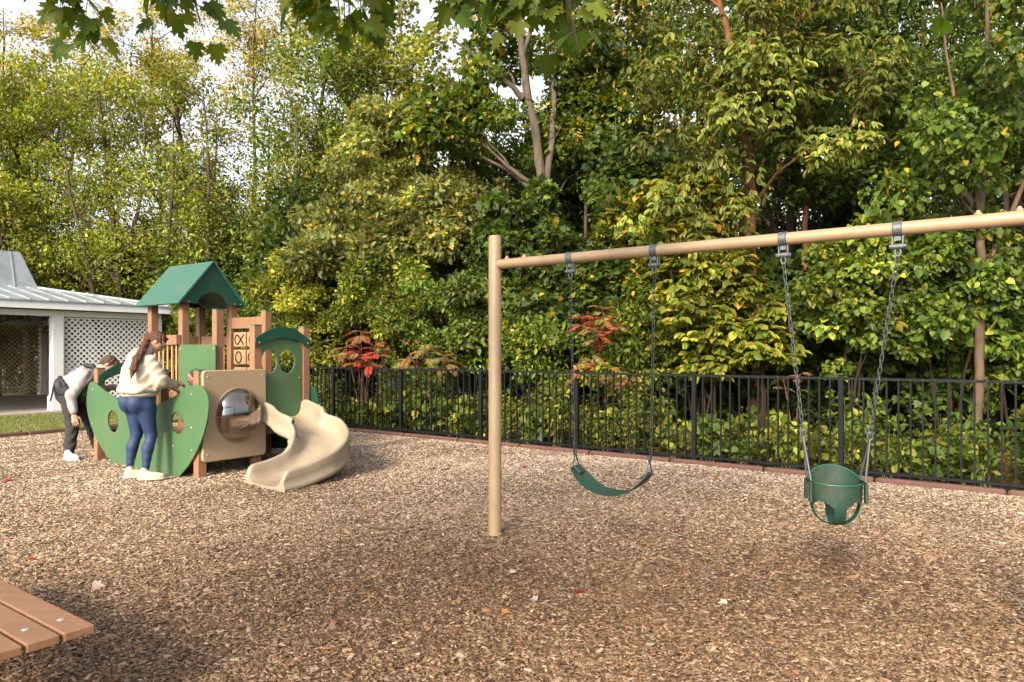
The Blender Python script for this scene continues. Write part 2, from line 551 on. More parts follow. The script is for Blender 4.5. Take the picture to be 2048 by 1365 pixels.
# lawn grass blades (stuff)
def grass(rng):
    n = 60000
    a = rng.uniform(0.1, 9, n) + S_END; b = rng.uniform(-13, 1.5, n)
    P = CP + a[:, None] * E1 + b[:, None] * E2
    keep = (P[:, 1] > 8) & (np.abs(P[:, 0]) / P[:, 1] < 0.85)
    # not on the pavilion slab
    rel = P - np.array([-11.4, 17.8, 0]); u = rel @ E2; v = rel @ E1
    keep &= ~((u < 2.95) & (v > -0.62))
    P = P[keep]; N = len(P)
    yaw = rng.uniform(0, 2 * math.pi, N); lean = rng.normal(0, 0.45, (N, 2))
    Yv = np.stack([lean[:, 0], lean[:, 1], np.ones(N)], 1); Yv /= np.linalg.norm(Yv, axis=1)[:, None]
    X = np.stack([np.cos(yaw), np.sin(yaw), 0 * yaw], 1)
    Z = np.cross(X, Yv)
    P[:, 2] = -0.02
    base = np.where(rng.random(N)[:, None] < 0.35, np.array([[0.26, 0.23, 0.07]]), np.array([[0.12, 0.17, 0.035]])) * rng.uniform(0.7, 1.3, (N, 1))
    T = [(-.5, 0, 0), (.5, 0, 0), (.3, .6, .05), (0, 1, .15), (-.3, .6, .05)]
    S = np.stack([rng.uniform(.007, .012, N), rng.uniform(.035, .075, N), np.full(N, .05)], 1)
    tag(templated("lawn_grass", T, [(0, 1, 2, 3, 4)], P, X, Yv, Z, S, base, M_LEAF), kind="stuff")


grass(np.random.default_rng(5))

# ------------------------------------------------------------------ kerb timbers (each a thing)
kerb_words_f = ["first", "second", "third", "fourth", "fifth", "sixth", "seventh", "eighth", "ninth", "tenth", "eleventh", "twelfth", "thirteenth", "fourteenth"]


def kerb_piece(origin, ax, ay, L, label, group):
    """timber along ax of length L; ay points into the bed"""
    prof = [(-0.055, -0.06), (0.055, -0.06), (0.055, 0.035), (0.035, 0.058), (-0.035, 0.058), (-0.055, 0.035)]
    mb = MB()
    o = np.asarray(origin)
    g0 = 0.012
    V = []
    for t, k in ((g0, 0.8), (g0 + 0.03, 1.0), (L - g0 - 0.03, 1.0), (L - g0, 0.8)):
        for (b, z) in prof:
            V.append(o + ax * t + ay * b * k + np.array([0, 0, z * (k if z > 0 else 1)]))
    F = [tuple(range(6))[::-1], tuple(range(18, 24))]
    for i in range(3):
        for k in range(6):
            k2 = (k + 1) % 6
            F.append((i * 6 + k, i * 6 + k2, (i + 1) * 6 + k2, (i + 1) * 6 + k))
    mb.add(V, F)
    mb.disc(o + ax * (L - 0.09) + np.array([0, 0, 0.056]), (0, 0, 1), 0.018, 0.006, 10, 1, 0.4)
    c = o + ax * L / 2
    ob = mb.build("edging_timber", [M_KERB, M_BLACK])
    # put the origin at the piece itself
    me = ob.data
    me.transform(Matrix.Translation(Vector(-c)))
    ob.location = Vector(c)
    tag(ob, label, "edging timber", group)
    return ob


for k in range(13):
    s0 = -2.48 + 1.24 * k
    L = 1.24 if k < 12 else S_END + 2.48 - 1.24 * 12 - 0.9
    org = CP + E1 * s0 + E2 * 0.055
    near = {0: "brown plastic edging timber under the fence beyond the swing frame's far end", 1: "brown edging timber just past the bucket swing's last post",
            2: "brown edging timber under the fence right of the green bucket swing", 3: "brown edging timber directly behind the green bucket swing",
            4: "brown edging timber along the fence, next one before the bucket swing", 5: "brown edging timber below the fence post between the two swings",
            6: "brown edging timber behind the far chain of the belt swing", 7: "brown edging timber behind the near chain of the belt swing",
            8: "brown edging timber along the fence behind the tan swing post", 9: "brown edging timber by the fence between slide and tan swing post",
            10: "brown edging timber along the fence, next to the slide's outer rim", 11: "brown edging timber along the fence hidden behind the slide top",
            12: "short brown edging timber at the bed corner behind the playset"}[k]
    kerb_piece(org, E1, E2, L, near, "brown edging timbers around the mulch bed")
LQ = CP + E1 * S_END
for k in range(9):
    org = LQ - E2 * (1.24 * (k + 1)) - E1 * -0.055
    lab = ["brown edging timber at the lawn corner behind the playset", "brown edging timber at the lawn edge behind the playset tower",
           "brown edging timber at the lawn edge behind the woman", "brown edging timber seen through the ship panel's oval hole", "brown edging timber at the lawn edge behind the bending man",
           "brown edging timber at the lawn edge beside the bending man", "lawn edge timber farthest from the playset still in view", "lawn edge timber running out of view past the pavilion",
           "lawn edge timber wholly past the open bay of the pavilion"][k]
    kerb_piece(org, E2, -E1, 1.24, lab, "brown edging timbers around the mulch bed")

# ------------------------------------------------------------------ fence
fence = empty("metal_fence", tuple(FP + E1 * 5), "black metal picket fence with flat rails running along the back of the mulch bed", "fence")
Z3 = np.array([0, 0, 1.0])
s_first = 1.75 - 1.84 * 3
for k in range(12):
    s = s_first + 1.84 * k
    MB().box(FP + E1 * s, E1, E2, Z3, (-0.028, -0.028, -0.1), (0.028, 0.028, 1.20)).box(FP + E1 * s, E1, E2, Z3, (-0.032, -0.032, 1.2), (0.032, 0.032, 1.215)).build("post", M_BLACK, fence, bevel=0.003)
    if k < 11:
        mb = MB()
        mb.box(FP + E1 * s, E1, E2, Z3, (0.028, -0.02, 1.150), (1.812, 0.02, 1.182))
        mb.box(FP + E1 * s, E1, E2, Z3, (0.028, -0.02, 0.055), (1.812, 0.02, 0.085))
        for j in range(1, 15):
            c = j * 1.84 / 15
            mb.box(FP + E1 * (s + c), E1, E2, Z3, (-0.0095, -0.0095, 0.03), (0.0095, 0.0095, 1.149))
            mb.disc(FP + E1 * (s + c) - E2 * 0.02 + Z3 * 1.166, -E2, 0.005, 0.003, 6, 1)
        mb.build("picket_panel", [M_BLACK, M_STEEL], fence)

# ------------------------------------------------------------------ swing frame
frame = empty("swing_frame", tuple(SP), "tan steel swing frame with one long top beam between round posts", "swing frame")


def sw(s, z, off=0.0):
    return SP - E1 * s + E2 * off + np.array([0, 0, z])


for s in (0.0, 3.53):
    mb = MB()
    r = 0.0515
    mb.tube([sw(s, -0.12), sw(s, 2.40), sw(s, 2.412), sw(s, 2.418)], [r, r, r * 0.96, r * 0.8], 28)
    mb.build("post", M_SWING, frame, smooth=True)
mb = MB()
mb.tube([sw(0.03, 2.187), sw(3.50, 2.187)], 0.0385, 24)
mb.build("top_beam", M_SWING, frame, smooth=True)
for s in (0.12, 0.285, 3.23, 3.41):
    mb = MB()
    mb.disc(sw(s, 2.222), Z3, 0.02, 0.012, 12, 0, 0.0)
    mb.disc(sw(s, 2.234), Z3, 0.012, 0.014, 8, 0, 0.3)
    mb.build("beam_bolt", M_SWING, frame, smooth=True)
for s in (0.0, 3.53):
    mb = MB()
    c = sw(s, float(ground_h(sw(s, 0)[0], sw(s, 0)[1])) + 0.012)
    pts = [c + (math.cos(a) * E1 + math.sin(a) * E2) * 0.058 for a in np.linspace(0, 2 * math.pi, 20, endpoint=False)]
    mb.tube(pts, 0.008, 6, closed=True)
    mb.build("weld_collar", M_SWING, frame, smooth=True)


def link_shape(c, d, w, L, wd, r):
    """one chain link: a stadium ring centred at c, long axis d, wide axis w"""
    pts = []
    n = 5
    h = L / 2 - wd
    for sgn in (1, -1):
        for i in range(n):
            a = math.pi * i / (n - 1)
            pts.append(c + w * (math.cos(a) * wd * sgn) + d * (h + math.sin(a) * wd) * sgn)
    return pts


def chain(name, a, b, parent, pitch=0.036, mtl=None):
    a, b = np.asarray(a, float), np.asarray(b, float)
    D = b - a; Lg = np.linalg.norm(D); d = D / Lg
    n = max(2, int(round(Lg / pitch))); p = Lg / n
    w1 = np.cross(d, E2); w1 /= np.linalg.norm(w1); w2 = np.cross(d, w1)
    mb = MB()
    for i in range(n):
        c = a + d * p * (i + 0.5)
        w = w1 if i % 2 == 0 else w2
        w = w * math.cos(0.3) + (w2 if i % 2 == 0 else -w1) * math.sin(0.3)
        mb.tube(link_shape(c, d, w, p + 0.0125, 0.0088, 0.0028), 0.0028, 5, closed=True)
    return mb.build(name, mtl or M_CHAIN, parent, smooth=True)


def hanger(s, idx):
    h = empty_part("beam_hanger", frame)
    mb = MB()
    # split collar round the beam
    th = np.linspace(0, 2 * math.pi, 21)[:-1]
    mb.tube([sw(s - .024, 2.187), sw(s - .021, 2.187), sw(s + .021, 2.187), sw(s + .024, 2.187)], [.040, .0435, .0435, .040], 24)
    for ds in (-.021, .021):
        pts = [sw(s + ds, 2.187) + (math.cos(a) * E2 + math.sin(a) * Z3) * 0.0425 for a in th]
        mb.tube(pts, 0.0035, 6, closed=True)
    mb.box(sw(s, 0), E1, E2, Z3, (-0.016, -0.012, 2.120), (0.016, 0.012, 2.146))
    # side straps down from the collar
    for sg in (-1, 1):
        mb.box(sw(s + sg * 0.026, 0), E1, E2, Z3, (-0.0035, -0.011, 2.078), (0.0035, 0.011, 2.17))
        mb.disc(sw(s + sg * 0.031, 2.088), -E1 * sg, 0.013, 0.012, 8)
    mb.tube([sw(s - 0.03, 2.088), sw(s + 0.03, 2.088)], 0.017, 10)
    # clevis
    pts = [sw(s, 2.088) + (math.sin(a) * 0.014) * E1 + Z3 * (-0.03 + math.cos(a) * 0.024) for a in th]
    mb.tube(pts, 0.0055, 6, closed=True)
    o = mb.build("beam_hanger", M_CLAMP, frame, smooth=True)
    return o


def empty_part(n, p):
    return None


HANG = (0.702, 1.372, 2.227, 2.851)
for i, s in enumerate(HANG):
    hanger(s, i)

# belt swing
bs_loc = sw((HANG[0] + HANG[1]) / 2, 2.04)
belt = empty("belt_swing", tuple(bs_loc), "dark green rubber belt swing hanging on two black chains", "swing")
endL = np.array([0.462, 5.27, 0.645]); endR = np.array([0.955, 4.90, 0.655])
topL, topR = sw(HANG[0], 2.042), sw(HANG[1], 2.042)
bl, br = endL + (topL - endL) * 0.062, endR + (topR - endR) * 0.062
for t, e in ((topL, bl), (topR, br)):
    c = chain("chain", t, e, belt)
# seat strap: catenary swept across, a little twisted as in use
ctr = (endL + endR) / 2
alongv = (endR - endL); alongv[2] = 0; span = np.linalg.norm(alongv); alongv /= span
sidev = np.cross(Z3, alongv)
n, mseg = 28, 4
V = []
th = 0.007
for layer in (1, -1):
    for i in range(n + 1):
        t = i / n * 2 - 1
        sag = 0.165 * (1 - (abs(t) ** 2.2))
        tw = 0.30 - 0.35 * t
        cpt = ctr + alongv * t * span / 2 * (0.98 + 0.03 * (1 - t * t)) + Z3 * (-sag)
        # local normal
        slope = 0.165 * 2.2 * abs(t) ** 1.2 * (1 if t > 0 else -1) / (span / 2)
        tang = alongv + Z3 * slope; tang /= np.linalg.norm(tang)
        sv = sidev * math.cos(tw * 0.6) + np.cross(tang, sidev) * math.sin(tw * 0.6)
        nv = np.cross(sv, tang); nv = nv if nv[2] > 0 else -nv
        wd = 0.066 if abs(t) < 0.82 else 0.066 - 0.018 * ((abs(t) - 0.82) / 0.18)
        for j in range(mseg + 1):
            u = j / mseg * 2 - 1
            V.append(cpt + sv * wd * u + nv * (th / 2 * layer - 0.004 * (1 - u * u)))
F = []
W_ = mseg + 1; off = (n + 1) * W_
for i in range(n):
    for j in range(mseg):
        a = i * W_ + j
        F.append((a, a + 1, a + W_ + 1, a + W_)); F.append((a + off, a + off + W_, a + off + W_ + 1, a + off + 1))
for i in range(n):
    for j in (0, mseg):
        a = i * W_ + j
        F.append((a, a + W_, a + W_ + off, a + off))
for i in (0, n):
    for j in range(mseg):
        a = i * W_ + j
        F.append((a, a + 1, a + 1 + off, a + off))
seat = MB().add(V, F).build("seat", M_RUBBER, belt, smooth=True)
for e, dirv, topv in ((endL, alongv, topL), (endR, -alongv, topR)):
    # triangular ring
    up = (topv - e) / np.linalg.norm(topv - e)
    q = e + dirv * 0.012
    apex = q + up * 0.088
    tri = catmull([apex, q + sidev * 0.034 + up * 0.02, q + sidev * 0.036 - up * 0.004, q - sidev * 0.036 - up * 0.004, q - sidev * 0.034 + up * 0.02], 4)
    MB().tube(tri, 0.0052, 6, closed=True).build("seat_ring", M_CHAIN, belt, smooth=True)
    # shackle
    sp = [apex + up * 0.016 + (math.cos(a) * alongv * 0.011 + math.sin(a) * up * 0.02) for a in np.linspace(0, 2 * math.pi, 12, endpoint=False)]
    MB().tube(sp, 0.004, 6, closed=True).tube([apex - sidev * .002 + up * .03 - alongv * .02, apex + up * .03 + alongv * .02], 0.004, 6).build("shackle", M_CHAIN, belt, smooth=True)
    MB().box(e + dirv * 0.04 - Z3 * 0.018, dirv - Z3 * 0.75, sidev, np.cross(dirv - Z3 * 0.75, sidev), (-0.03, -0.034, -0.004), (0.03, 0.034, 0.008)).build("end_plate", mat("belt_insert", (0.012, 0.03, 0.022), 0.5), belt, bevel=0.004)

# bucket swing
bk_top = [sw(HANG[2], 2.042), sw(HANG[3], 2.042)]
bc = np.array([1.905, 4.19, 0.0])
bucket = empty("bucket_swing", tuple(sw((HANG[2] + HANG[3]) / 2, 2.04)), "green rubber toddler bucket swing with leg holes hanging on grey chains", "swing")
ba = -E1 * math.cos(0.33) + E2 * math.sin(0.33)    # side-to-side axis of the seat, turned a little on its chains
ba = np.array([0.985, -0.17, 0]); ba /= np.linalg.norm(ba)
bf = np.array([ba[1], -ba[0], 0.0])                 # towards the camera (front of the seat)
if bf[1] > 0: bf = -bf


def bucket_shell():
    nA, nZ = 180, 60
    zt, zb = 0.735, 0.475
    V = []; keep = {}
    def rim_z(a):
        # a=0 at +ba, pi/2 at front; back rim rises
        return zt + 0.075 * max(0, -math.sin(a)) ** 1.3 - 0.01 * max(0, math.sin(a))
    for layer in (0, 1):
        t = 0.006 * layer
        for i in range(nA):
            a = 2 * math.pi * i / nA
            for j in range(nZ + 1):
                v = j / nZ
                top = rim_z(a)
                # band straight to v=.45 then curves into the crotch line
                if v <= 0.5:
                    k = v / 0.5
                    z = top + (0.625 - top) * k
                    rx, ry = 0.150 - 0.008 * k, 0.125 - 0.006 * k
                else:
                    k = (v - 0.5) / 0.5
                    ph = k * math.pi / 2
                    z = 0.625 - 0.148 * math.sin(ph)
                    rx, ry = 0.142 * math.cos(ph) ** .8, 0.119 * math.cos(ph) ** .8
                rx, ry = max(rx - t, 0), max(ry - t, 0)
                V.append(bc + ba * rx * math.cos(a) + bf * ry * math.sin(a) + Z3 * (z + (t if v > 0.97 else 0)))
    W_ = nZ + 1; off = nA * W_
    F = []; M_ = []
    def solid(i, j):
        v = (j + 0.5) / nZ
        a = 2 * math.pi * (i + 0.5) / nA
        if v < 0.5: return True
        k = (v - 0.5) / 0.5
        # straps: front, back, left, right
        c = math.cos(k * math.pi / 2)
        rx, ry = 0.142 * c ** .8, 0.119 * c ** .8
        x, y = rx * math.cos(a), ry * math.sin(a)
        if abs(x) < 0.033 + 0.045 * max(0, 0.16 - k) / 0.16: return True      # front & back legs of the T
        if abs(y) < 0.030 + 0.04 * max(0, 0.12 - k) / 0.12: return True      # side straps
        return k > 0.90
    for i in range(nA):
        i2 = (i + 1) % nA
        for j in range(nZ):
            if not solid(i, j): continue
            a, b, c, d = i * W_ + j, i2 * W_ + j, i2 * W_ + j + 1, i * W_ + j + 1
            F.append((a, b, c, d)); M_.append(0)
            F.append((a + off, d + off, c + off, b + off)); M_.append(0)
            for (ii, jj, p, q) in ((i - 1, j, a, d), ((i + 1) % nA, j, b, c), (i, j - 1, a, b), (i, j + 1, d, c)):
                if jj < 0 or (jj < nZ and not solid(ii % nA, jj)):
                    F.append((p, q, q + off, p + off)); M_.append(1)
    mb = MB(); mb.add(V, F); mb.m = M_
    return mb


sh = bucket_shell().build("seat_shell", [M_RUBBER, M_RUBEDGE], bucket, smooth=True)
# rolled rim
rim = []
for i in range(64):
    a = 2 * math.pi * i / 64
    z = 0.735 + 0.075 * max(0, -math.sin(a)) ** 1.3 - 0.01 * max(0, math.sin(a))
    rim.append(bc + ba * 0.150 * math.cos(a) + bf * 0.125 * math.sin(a) + Z3 * z)
MB().tube(rim, 0.0045, 8, closed=True).build("rim_bead", M_RUBEDGE, bucket, smooth=True)
for sg, tp in ((-1, bk_top[0]), (1, bk_top[1])):
    side = bc + ba * sg * 0.148
    # mounting pads
    for q in (-0.055, 0.055):
        MB().box(side + bf * q + ba * sg * 0.004, ba * sg, bf, Z3, (-0.008, -0.02, 0.615), (0.008, 0.02, 0.735)).build("side_strap", M_RUBBER, bucket, bevel=0.004)
    low = side + Z3 * 1.02 - ba * sg * 0.02
    low = side + (tp - side - Z3 * 0.7) * 0.12 + Z3 * 0.99
    low = np.array([*(side + ((tp - side) * 0.22))[:2], 1.015])
    chain("chain", tp, low, bucket, mtl=mat("grey_chain", (0.06, 0.066, 0.07), 0.5, 0.3, 60, metal=0.4))
    for q in (-0.055, 0.055):
        MB().tube([low - Z3 * 0.03, side + bf * q + Z3 * 0.735], 0.0062, 8).build("hanger_rod", M_STEEL, bucket, smooth=True)
    sp = [low - Z3 * 0.012 + (math.cos(a) * ba * 0.014 + math.sin(a) * Z3 * 0.024) for a in np.linspace(0, 2 * math.pi, 14, endpoint=False)]
    MB().tube(sp, 0.0045, 6, closed=True).tube([low - ba * .024 + Z3 * .006, low + ba * .024 + Z3 * .006], 0.005, 6).build("shackle", M_STEEL, bucket, smooth=True)
    MB().tube([side + bf * .062 + Z3 * 0.732, side - bf * .062 + Z3 * 0.732], 0.009, 8).build("rod_clip", M_BLACK, bucket, smooth=True)

# ------------------------------------------------------------------ bench (near corner)
bench_o = np.array([-1.60, 2.73, 0.0])
bench = empty("park_bench", tuple(bench_o), "low slatted bench of orange brown composite planks with bolt heads", "bench")
M_PLANK = mat("orange_brown_plank", (0.235, 0.118, 0.062), 0.5, 0.18, 6, dirt=0.3, bump=0.18, bscale=90, stretch=(0.25, 3, 1))
M_PLANK2 = M_PLANK
gz = 0.45
for k in range(5):
    b0 = -0.122 * k
    MB().box(bench_o + E2 * b0, E1, E2, Z3, (0, -0.109, gz - 0.034), (1.9, 0, gz)).build("seat_plank", M_PLANK, bench, bevel=0.005)
    for s in (0.16, 1.72):
        MB().disc(bench_o + E1 * s + E2 * (b0 - 0.055) + Z3 * (gz - 0.001), Z3, 0.0135, 0.005, 16, 0, 0.35).build("bolt_head", M_BOLT, bench, smooth=True)
for s in (0.55, 1.5):
    mb = MB()
    mb.box(bench_o, E1, E2, Z3, (s - 0.03, -0.56, gz - 0.055), (s + 0.03, -0.04, gz - 0.035))
    mb.box(bench_o, E1, E2, Z3, (s - 0.03, -0.34, -0.1), (s + 0.03, -0.26, gz - 0.056))
    mb.build("leg", M_BLACK, bench, bevel=0.004)

# ------------------------------------------------------------------ pavilion
PV = np.array([-11.4, 17.8, 0.0])     # front corner column between open bay and lattice bay
pav = empty("pavilion", tuple(PV), "white open pavilion with lattice walls, square columns and a grey metal roof", "pavilion")


def pv(t, d, z):
    return PV + E2 * t + E1 * d + np.array([0, 0, z])


T0, T1, DEP = -9.0, 2.5, 7.3
MB().box(PV, E2, E1, Z3, (T0 - .5, -0.55, -0.1), (T1 + .4, DEP + 0.5, 0.02)).build("floor_slab", M_CONC, pav)


def column(t, d):
    mb = MB()
    mb.box(pv(t, d, 0), E2, E1, Z3, (-0.12, -0.12, 0.021), (0.12, 0.12, 2.36))
    mb.box(pv(t, d, 0), E2, E1, Z3, (-0.15, -0.15, 0.021), (0.15, 0.15, 0.36))
    mb.box(pv(t, d, 0), E2, E1, Z3, (-0.135, -0.135, 0.36), (0.135, 0.135, 0.39))
    mb.box(pv(t, d, 0), E2, E1, Z3, (-0.135, -0.135, 2.25), (0.135, 0.135, 2.28))
    mb.build("column", M_WHITE, pav, bevel=0.004)


for t in (T1, 0, -4.5, -9.0):
    for d in (0, DEP):
        column(t, d)
column(T1, DEP / 2); column(-9.0, DEP / 2)
mb = MB()
mb.box(PV, E2, E1, Z3, (T0 - .12, -0.10, 2.361), (T1 + .12, 0.10, 2.50))
mb.box(PV, E2, E1, Z3, (T0 - .12, DEP - 0.10, 2.361), (T1 + .12, DEP + 0.10, 2.50))
mb.box(PV, E2, E1, Z3, (T1 - .10, 0.101, 2.361), (T1 + .10, DEP - .101, 2.50))
mb.box(PV, E2, E1, Z3, (T0 - .10, 0.101, 2.361), (T0 + .10, DEP - .101, 2.50))
mb.build("header_beam", M_WHITE, pav)
OV = 0.40
mb = MB()
mb.box(PV, E2, E1, Z3, (T0 - OV, -OV, 2.52), (T1 + OV, -OV + 0.03, 2.70))
mb.box(PV, E2, E1, Z3, (T0 - OV, DEP + OV - 0.03, 2.52), (T1 + OV, DEP + OV, 2.70))
mb.box(PV, E2, E1, Z3, (T1 + OV - 0.03, -OV + 0.031, 2.52), (T1 + OV, DEP + OV - 0.031, 2.70))
mb.box(PV, E2, E1, Z3, (T0 - OV, -OV + 0.031, 2.52), (T0 - OV + 0.03, DEP + OV - .031, 2.70))
mb.build("fascia_board", M_WHITE, pav)
MB().box(PV, E2, E1, Z3, (T0 - OV + .04, -OV + 0.04, 2.53), (T1 + OV - .04, 0.11, 2.545)).build("soffit", mat("soffit_cream", (0.5, 0.45, 0.36), 0.7), pav)
# hip roof with standing seams, and a steep upper tier
Ta, Tb, Da, Db = T0 - OV - .03, T1 + OV + .03, -OV - .03, DEP + OV + .03
k1, z0, z1, k2, z2 = 2.55, 2.72, 3.21, 2.86, 4.17
ring0 = [pv(Ta, Da, z0), pv(Tb, Da, z0), pv(Tb, Db, z0), pv(Ta, Db, z0)]
ring1 = [pv(Ta + k1, Da + k1, z1), pv(Tb - k1, Da + k1, z1), pv(Tb - k1, Db - k1, z1), pv(Ta + k1, Db - k1, z1)]
ring2 = [pv(Ta + k2, Da + k2, z2), pv(Tb - k2, Da + k2, z2), pv(Tb - k2, Db - k2, z2), pv(Ta + k2, Db - k2, z2)]
lower = [v - np.array([0, 0, 0.03]) for v in ring0]
mb = MB()
mb.add(ring0 + ring1 + lower, [(0, 1, 5, 4), (1, 2, 6, 5), (2, 3, 7, 6), (3, 0, 4, 7), (0, 1, 9, 8), (1, 2, 10, 9), (2, 3, 11, 10), (3, 0, 8, 11)])
for i in range(4):
    A, B, C_, D_ = ring0[i], ring0[(i + 1) % 4], ring1[(i + 1) % 4], ring1[i]
    ax = (B - A); L = np.linalg.norm(ax); ax = ax / L
    k = 0.3
    while k < L:
        run = min(k1, k, L - k)
        inw = np.cross(Z3, ax)
        a = A + ax * k
        if inw @ (D_ - A) < 0: inw = -inw
        b = a + inw * run + Z3 * (z1 - z0) * run / k1
        nrm = np.array([0, 0, 1.0])
        mb.add([a - ax * .012, a + ax * .012, b + ax * .012, b - ax * .012, a - ax * .012 + nrm * .035, a + ax * .012 + nrm * .035, b + ax * .012 + nrm * .035, b - ax * .012 + nrm * .035],
               [(4, 5, 6, 7), (0, 4, 7, 3), (1, 2, 6, 5), (0, 1, 5, 4)])
        k += 0.42
for i in range(4):
    mb.tube([ring0[i] + Z3 * .01, ring1[i] + Z3 * .01], 0.03, 6)
mb.build("lower_roof", M_ROOF, pav)
mb = MB()
mb.add(ring1 + ring2, [(0, 1, 5, 4), (1, 2, 6, 5), (2, 3, 7, 6), (3, 0, 4, 7), (4, 5, 6, 7)])
for i in range(4):
    A, B, D_ = ring1[i], ring1[(i + 1) % 4], ring2[i]
    ax = (B - A); L = np.linalg.norm(ax); ax = ax / L
    inw = np.cross(Z3, ax); inw = inw if inw @ (D_ - A) > 0 else -inw
    k = 0.42
    while k < L - 0.3:
        a = A + ax * k; b = a + inw * (k2 - k1) + Z3 * (z2 - z1); o_ = -inw * 0.02
        mb.add([a - ax * .01, a + ax * .01, b + ax * .01, b - ax * .01, a - ax * .01 + o_, a + ax * .01 + o_, b + ax * .01 + o_, b - ax * .01 + o_], [(4, 5, 6, 7), (0, 4, 7, 3), (1, 2, 6, 5)])
        k += 0.42
mb.build("upper_roof", M_ROOF, pav)
mb = MB()
for k in range(12):
    t = T0 + 0.5 + k * 0.95
    mb.add([pv(t, -0.3, 2.55), pv(t + .05, -0.3, 2.55), pv(t + .05, 2.0, 2.98), pv(t, 2.0, 2.98), pv(t, -0.3, 2.68), pv(t + .05, -0.3, 2.68), pv(t + .05, 2.0, 3.12), pv(t, 2.0, 3.12)],
           [(0, 1, 2, 3), (4, 5, 6, 7), (0, 4, 7, 3), (1, 2, 6, 5)])
mb.build("rafter", M_BROWNWOOD, pav)
MB().box(PV, E2, E1, Z3, (T0, 1.9, 2.96), (T1, DEP - 1.9, 3.0)).build("ceiling", M_BROWNWOOD, pav)


def lattice(a, b, z0, z1, nrm, name="lattice_panel", pitch=0.142, w=0.036, m=None):
    """diagonal lattice in the vertical plane from a to b"""
    a, b = np.asarray(a, float), np.asarray(b, float)
    ax = b - a; L = np.linalg.norm(ax); ax = ax / L; H = z1 - z0
    mb = MB()
    for sg, off in ((1, 0.0), (-1, 0.008)):
        c = -H if sg > 0 else 0.0
        end = L if sg > 0 else L + H
        while c < end:
            # line u = c + sg * v, v in 0..H, clipped to 0..L
            v0, v1 = (max(0, -c), min(H, L - c)) if sg > 0 else (max(0, c - L), min(H, c))
            if v1 - v0 > 0.02:
                p = a + ax * (c + sg * v0) + Z3 * (z0 + v0) + nrm * off
                q = a + ax * (c + sg * v1) + Z3 * (z0 + v1) + nrm * off
                d = (ax * sg + Z3) / math.sqrt(2); s_ = np.cross(d, nrm)
                mb.box(p, d, s_, nrm, (0, -w / 2, 0), (np.linalg.norm(q - p), w / 2, 0.007))
            c += pitch
    # border
    for (p0, l0, zz) in ((a, L, z0), (a, L, z1 - 0.03)):
        mb.box(p0 + Z3 * zz, ax, Z3, nrm, (0, 0, -0.004), (l0, 0.03, 0.02))
    return mb.build(name, m or M_LATTICE, pav)


lattice(pv(0.13, 0, 0), pv(T1 - 0.13, 0, 0), 0.10, 2.34, -E1)
lattice(pv(T1, 0.13, 0), pv(T1, DEP / 2 - 0.13, 0), 0.10, 2.34, E2, m=M_LATSUN)
lattice(pv(T1, DEP / 2 + 0.13, 0), pv(T1, DEP - 0.13, 0), 0.10, 2.34, E2, m=M_LATSUN)
lattice(pv(0.13, DEP, 0), pv(T1 - 0.13, DEP, 0), 0.10, 2.34, -E1, m=M_LATSUN)
lattice(pv(-4.37, DEP, 0), pv(-0.13, DEP, 0), 0.10, 2.34, -E1, m=M_LATSUN)
lattice(pv(-8.87, DEP, 0), pv(-4.63, DEP, 0), 0.10, 2.34, -E1, m=M_LATSUN)
mb = MB()  # dark bars put in for beam shadows across the back lattice
for t in (-2.25, -1.1, 1.25):
    mb.box(pv(t, DEP + 0.03, 0), E2, E1, Z3, (-0.045, 0, 0.03), (0.045, 0.09, 2.35))
mb.add([pv(-1.05, DEP + .05, 0.4), pv(-0.95, DEP + .05, 0.4), pv(0.9, DEP + .05, 2.3), pv(0.8, DEP + .05, 2.3), pv(-1.05, DEP + .1, 0.4), pv(-0.95, DEP + .1, 0.4), pv(0.9, DEP + .1, 2.3), pv(0.8, DEP + .1, 2.3)],
       [(0, 1, 2, 3), (4, 5, 6, 7), (0, 3, 7, 4), (1, 2, 6, 5)])
mb.build("shadow_bar", M_BROWNWOOD, pav)
# ------------------------------------------------------------------ play structure
play = empty("play_structure", tuple(KP), "toddler climbing frame of brown posts with green boards, gabled roof, bubble window and boat-shaped front", "playset")


def W(p, q, z=0.0):
    return KP + E1 * p + E2 * q + np.array([0, 0, z])


POSTS = [(0, 0, 1.27), (0.82, 0, 1.26), (1.64, 0, 1.26), (2.46, 0, 1.256), (0, .73, 1.81), (0, 1.46, 1.81), (.82, .73, 2.03), (.82, 1.46, 2.05),
         (1.64, .73, 2.16), (1.64, 1.46, 2.16), (2.46, .73, 2.16), (2.46, 1.46, 2.16)]
for (p, q, z) in POSTS:
    po = MB().box(W(p, q), E1, E2, Z3, (-0.052, -0.052, -0.15), (0.052, 0.052, z)).build("post", M_POSTWOOD, play, bevel=0.006)
    if z < 2.1:
        MB().box(W(p, q), E1, E2, Z3, (-0.055, -0.055, z + 0.001), (0.055, 0.055, z + 0.014)).build("post_cap", M_CAP, po, bevel=0.003)


def bolts(parent, pts, origin, ax, nrm, r=0.011):
    for (a, z) in pts:
        MB().disc(origin + ax * a + Z3 * z, nrm, r, 0.006, 10, 0, 0.4).build("bolt_head", M_BOLT, parent, smooth=True)


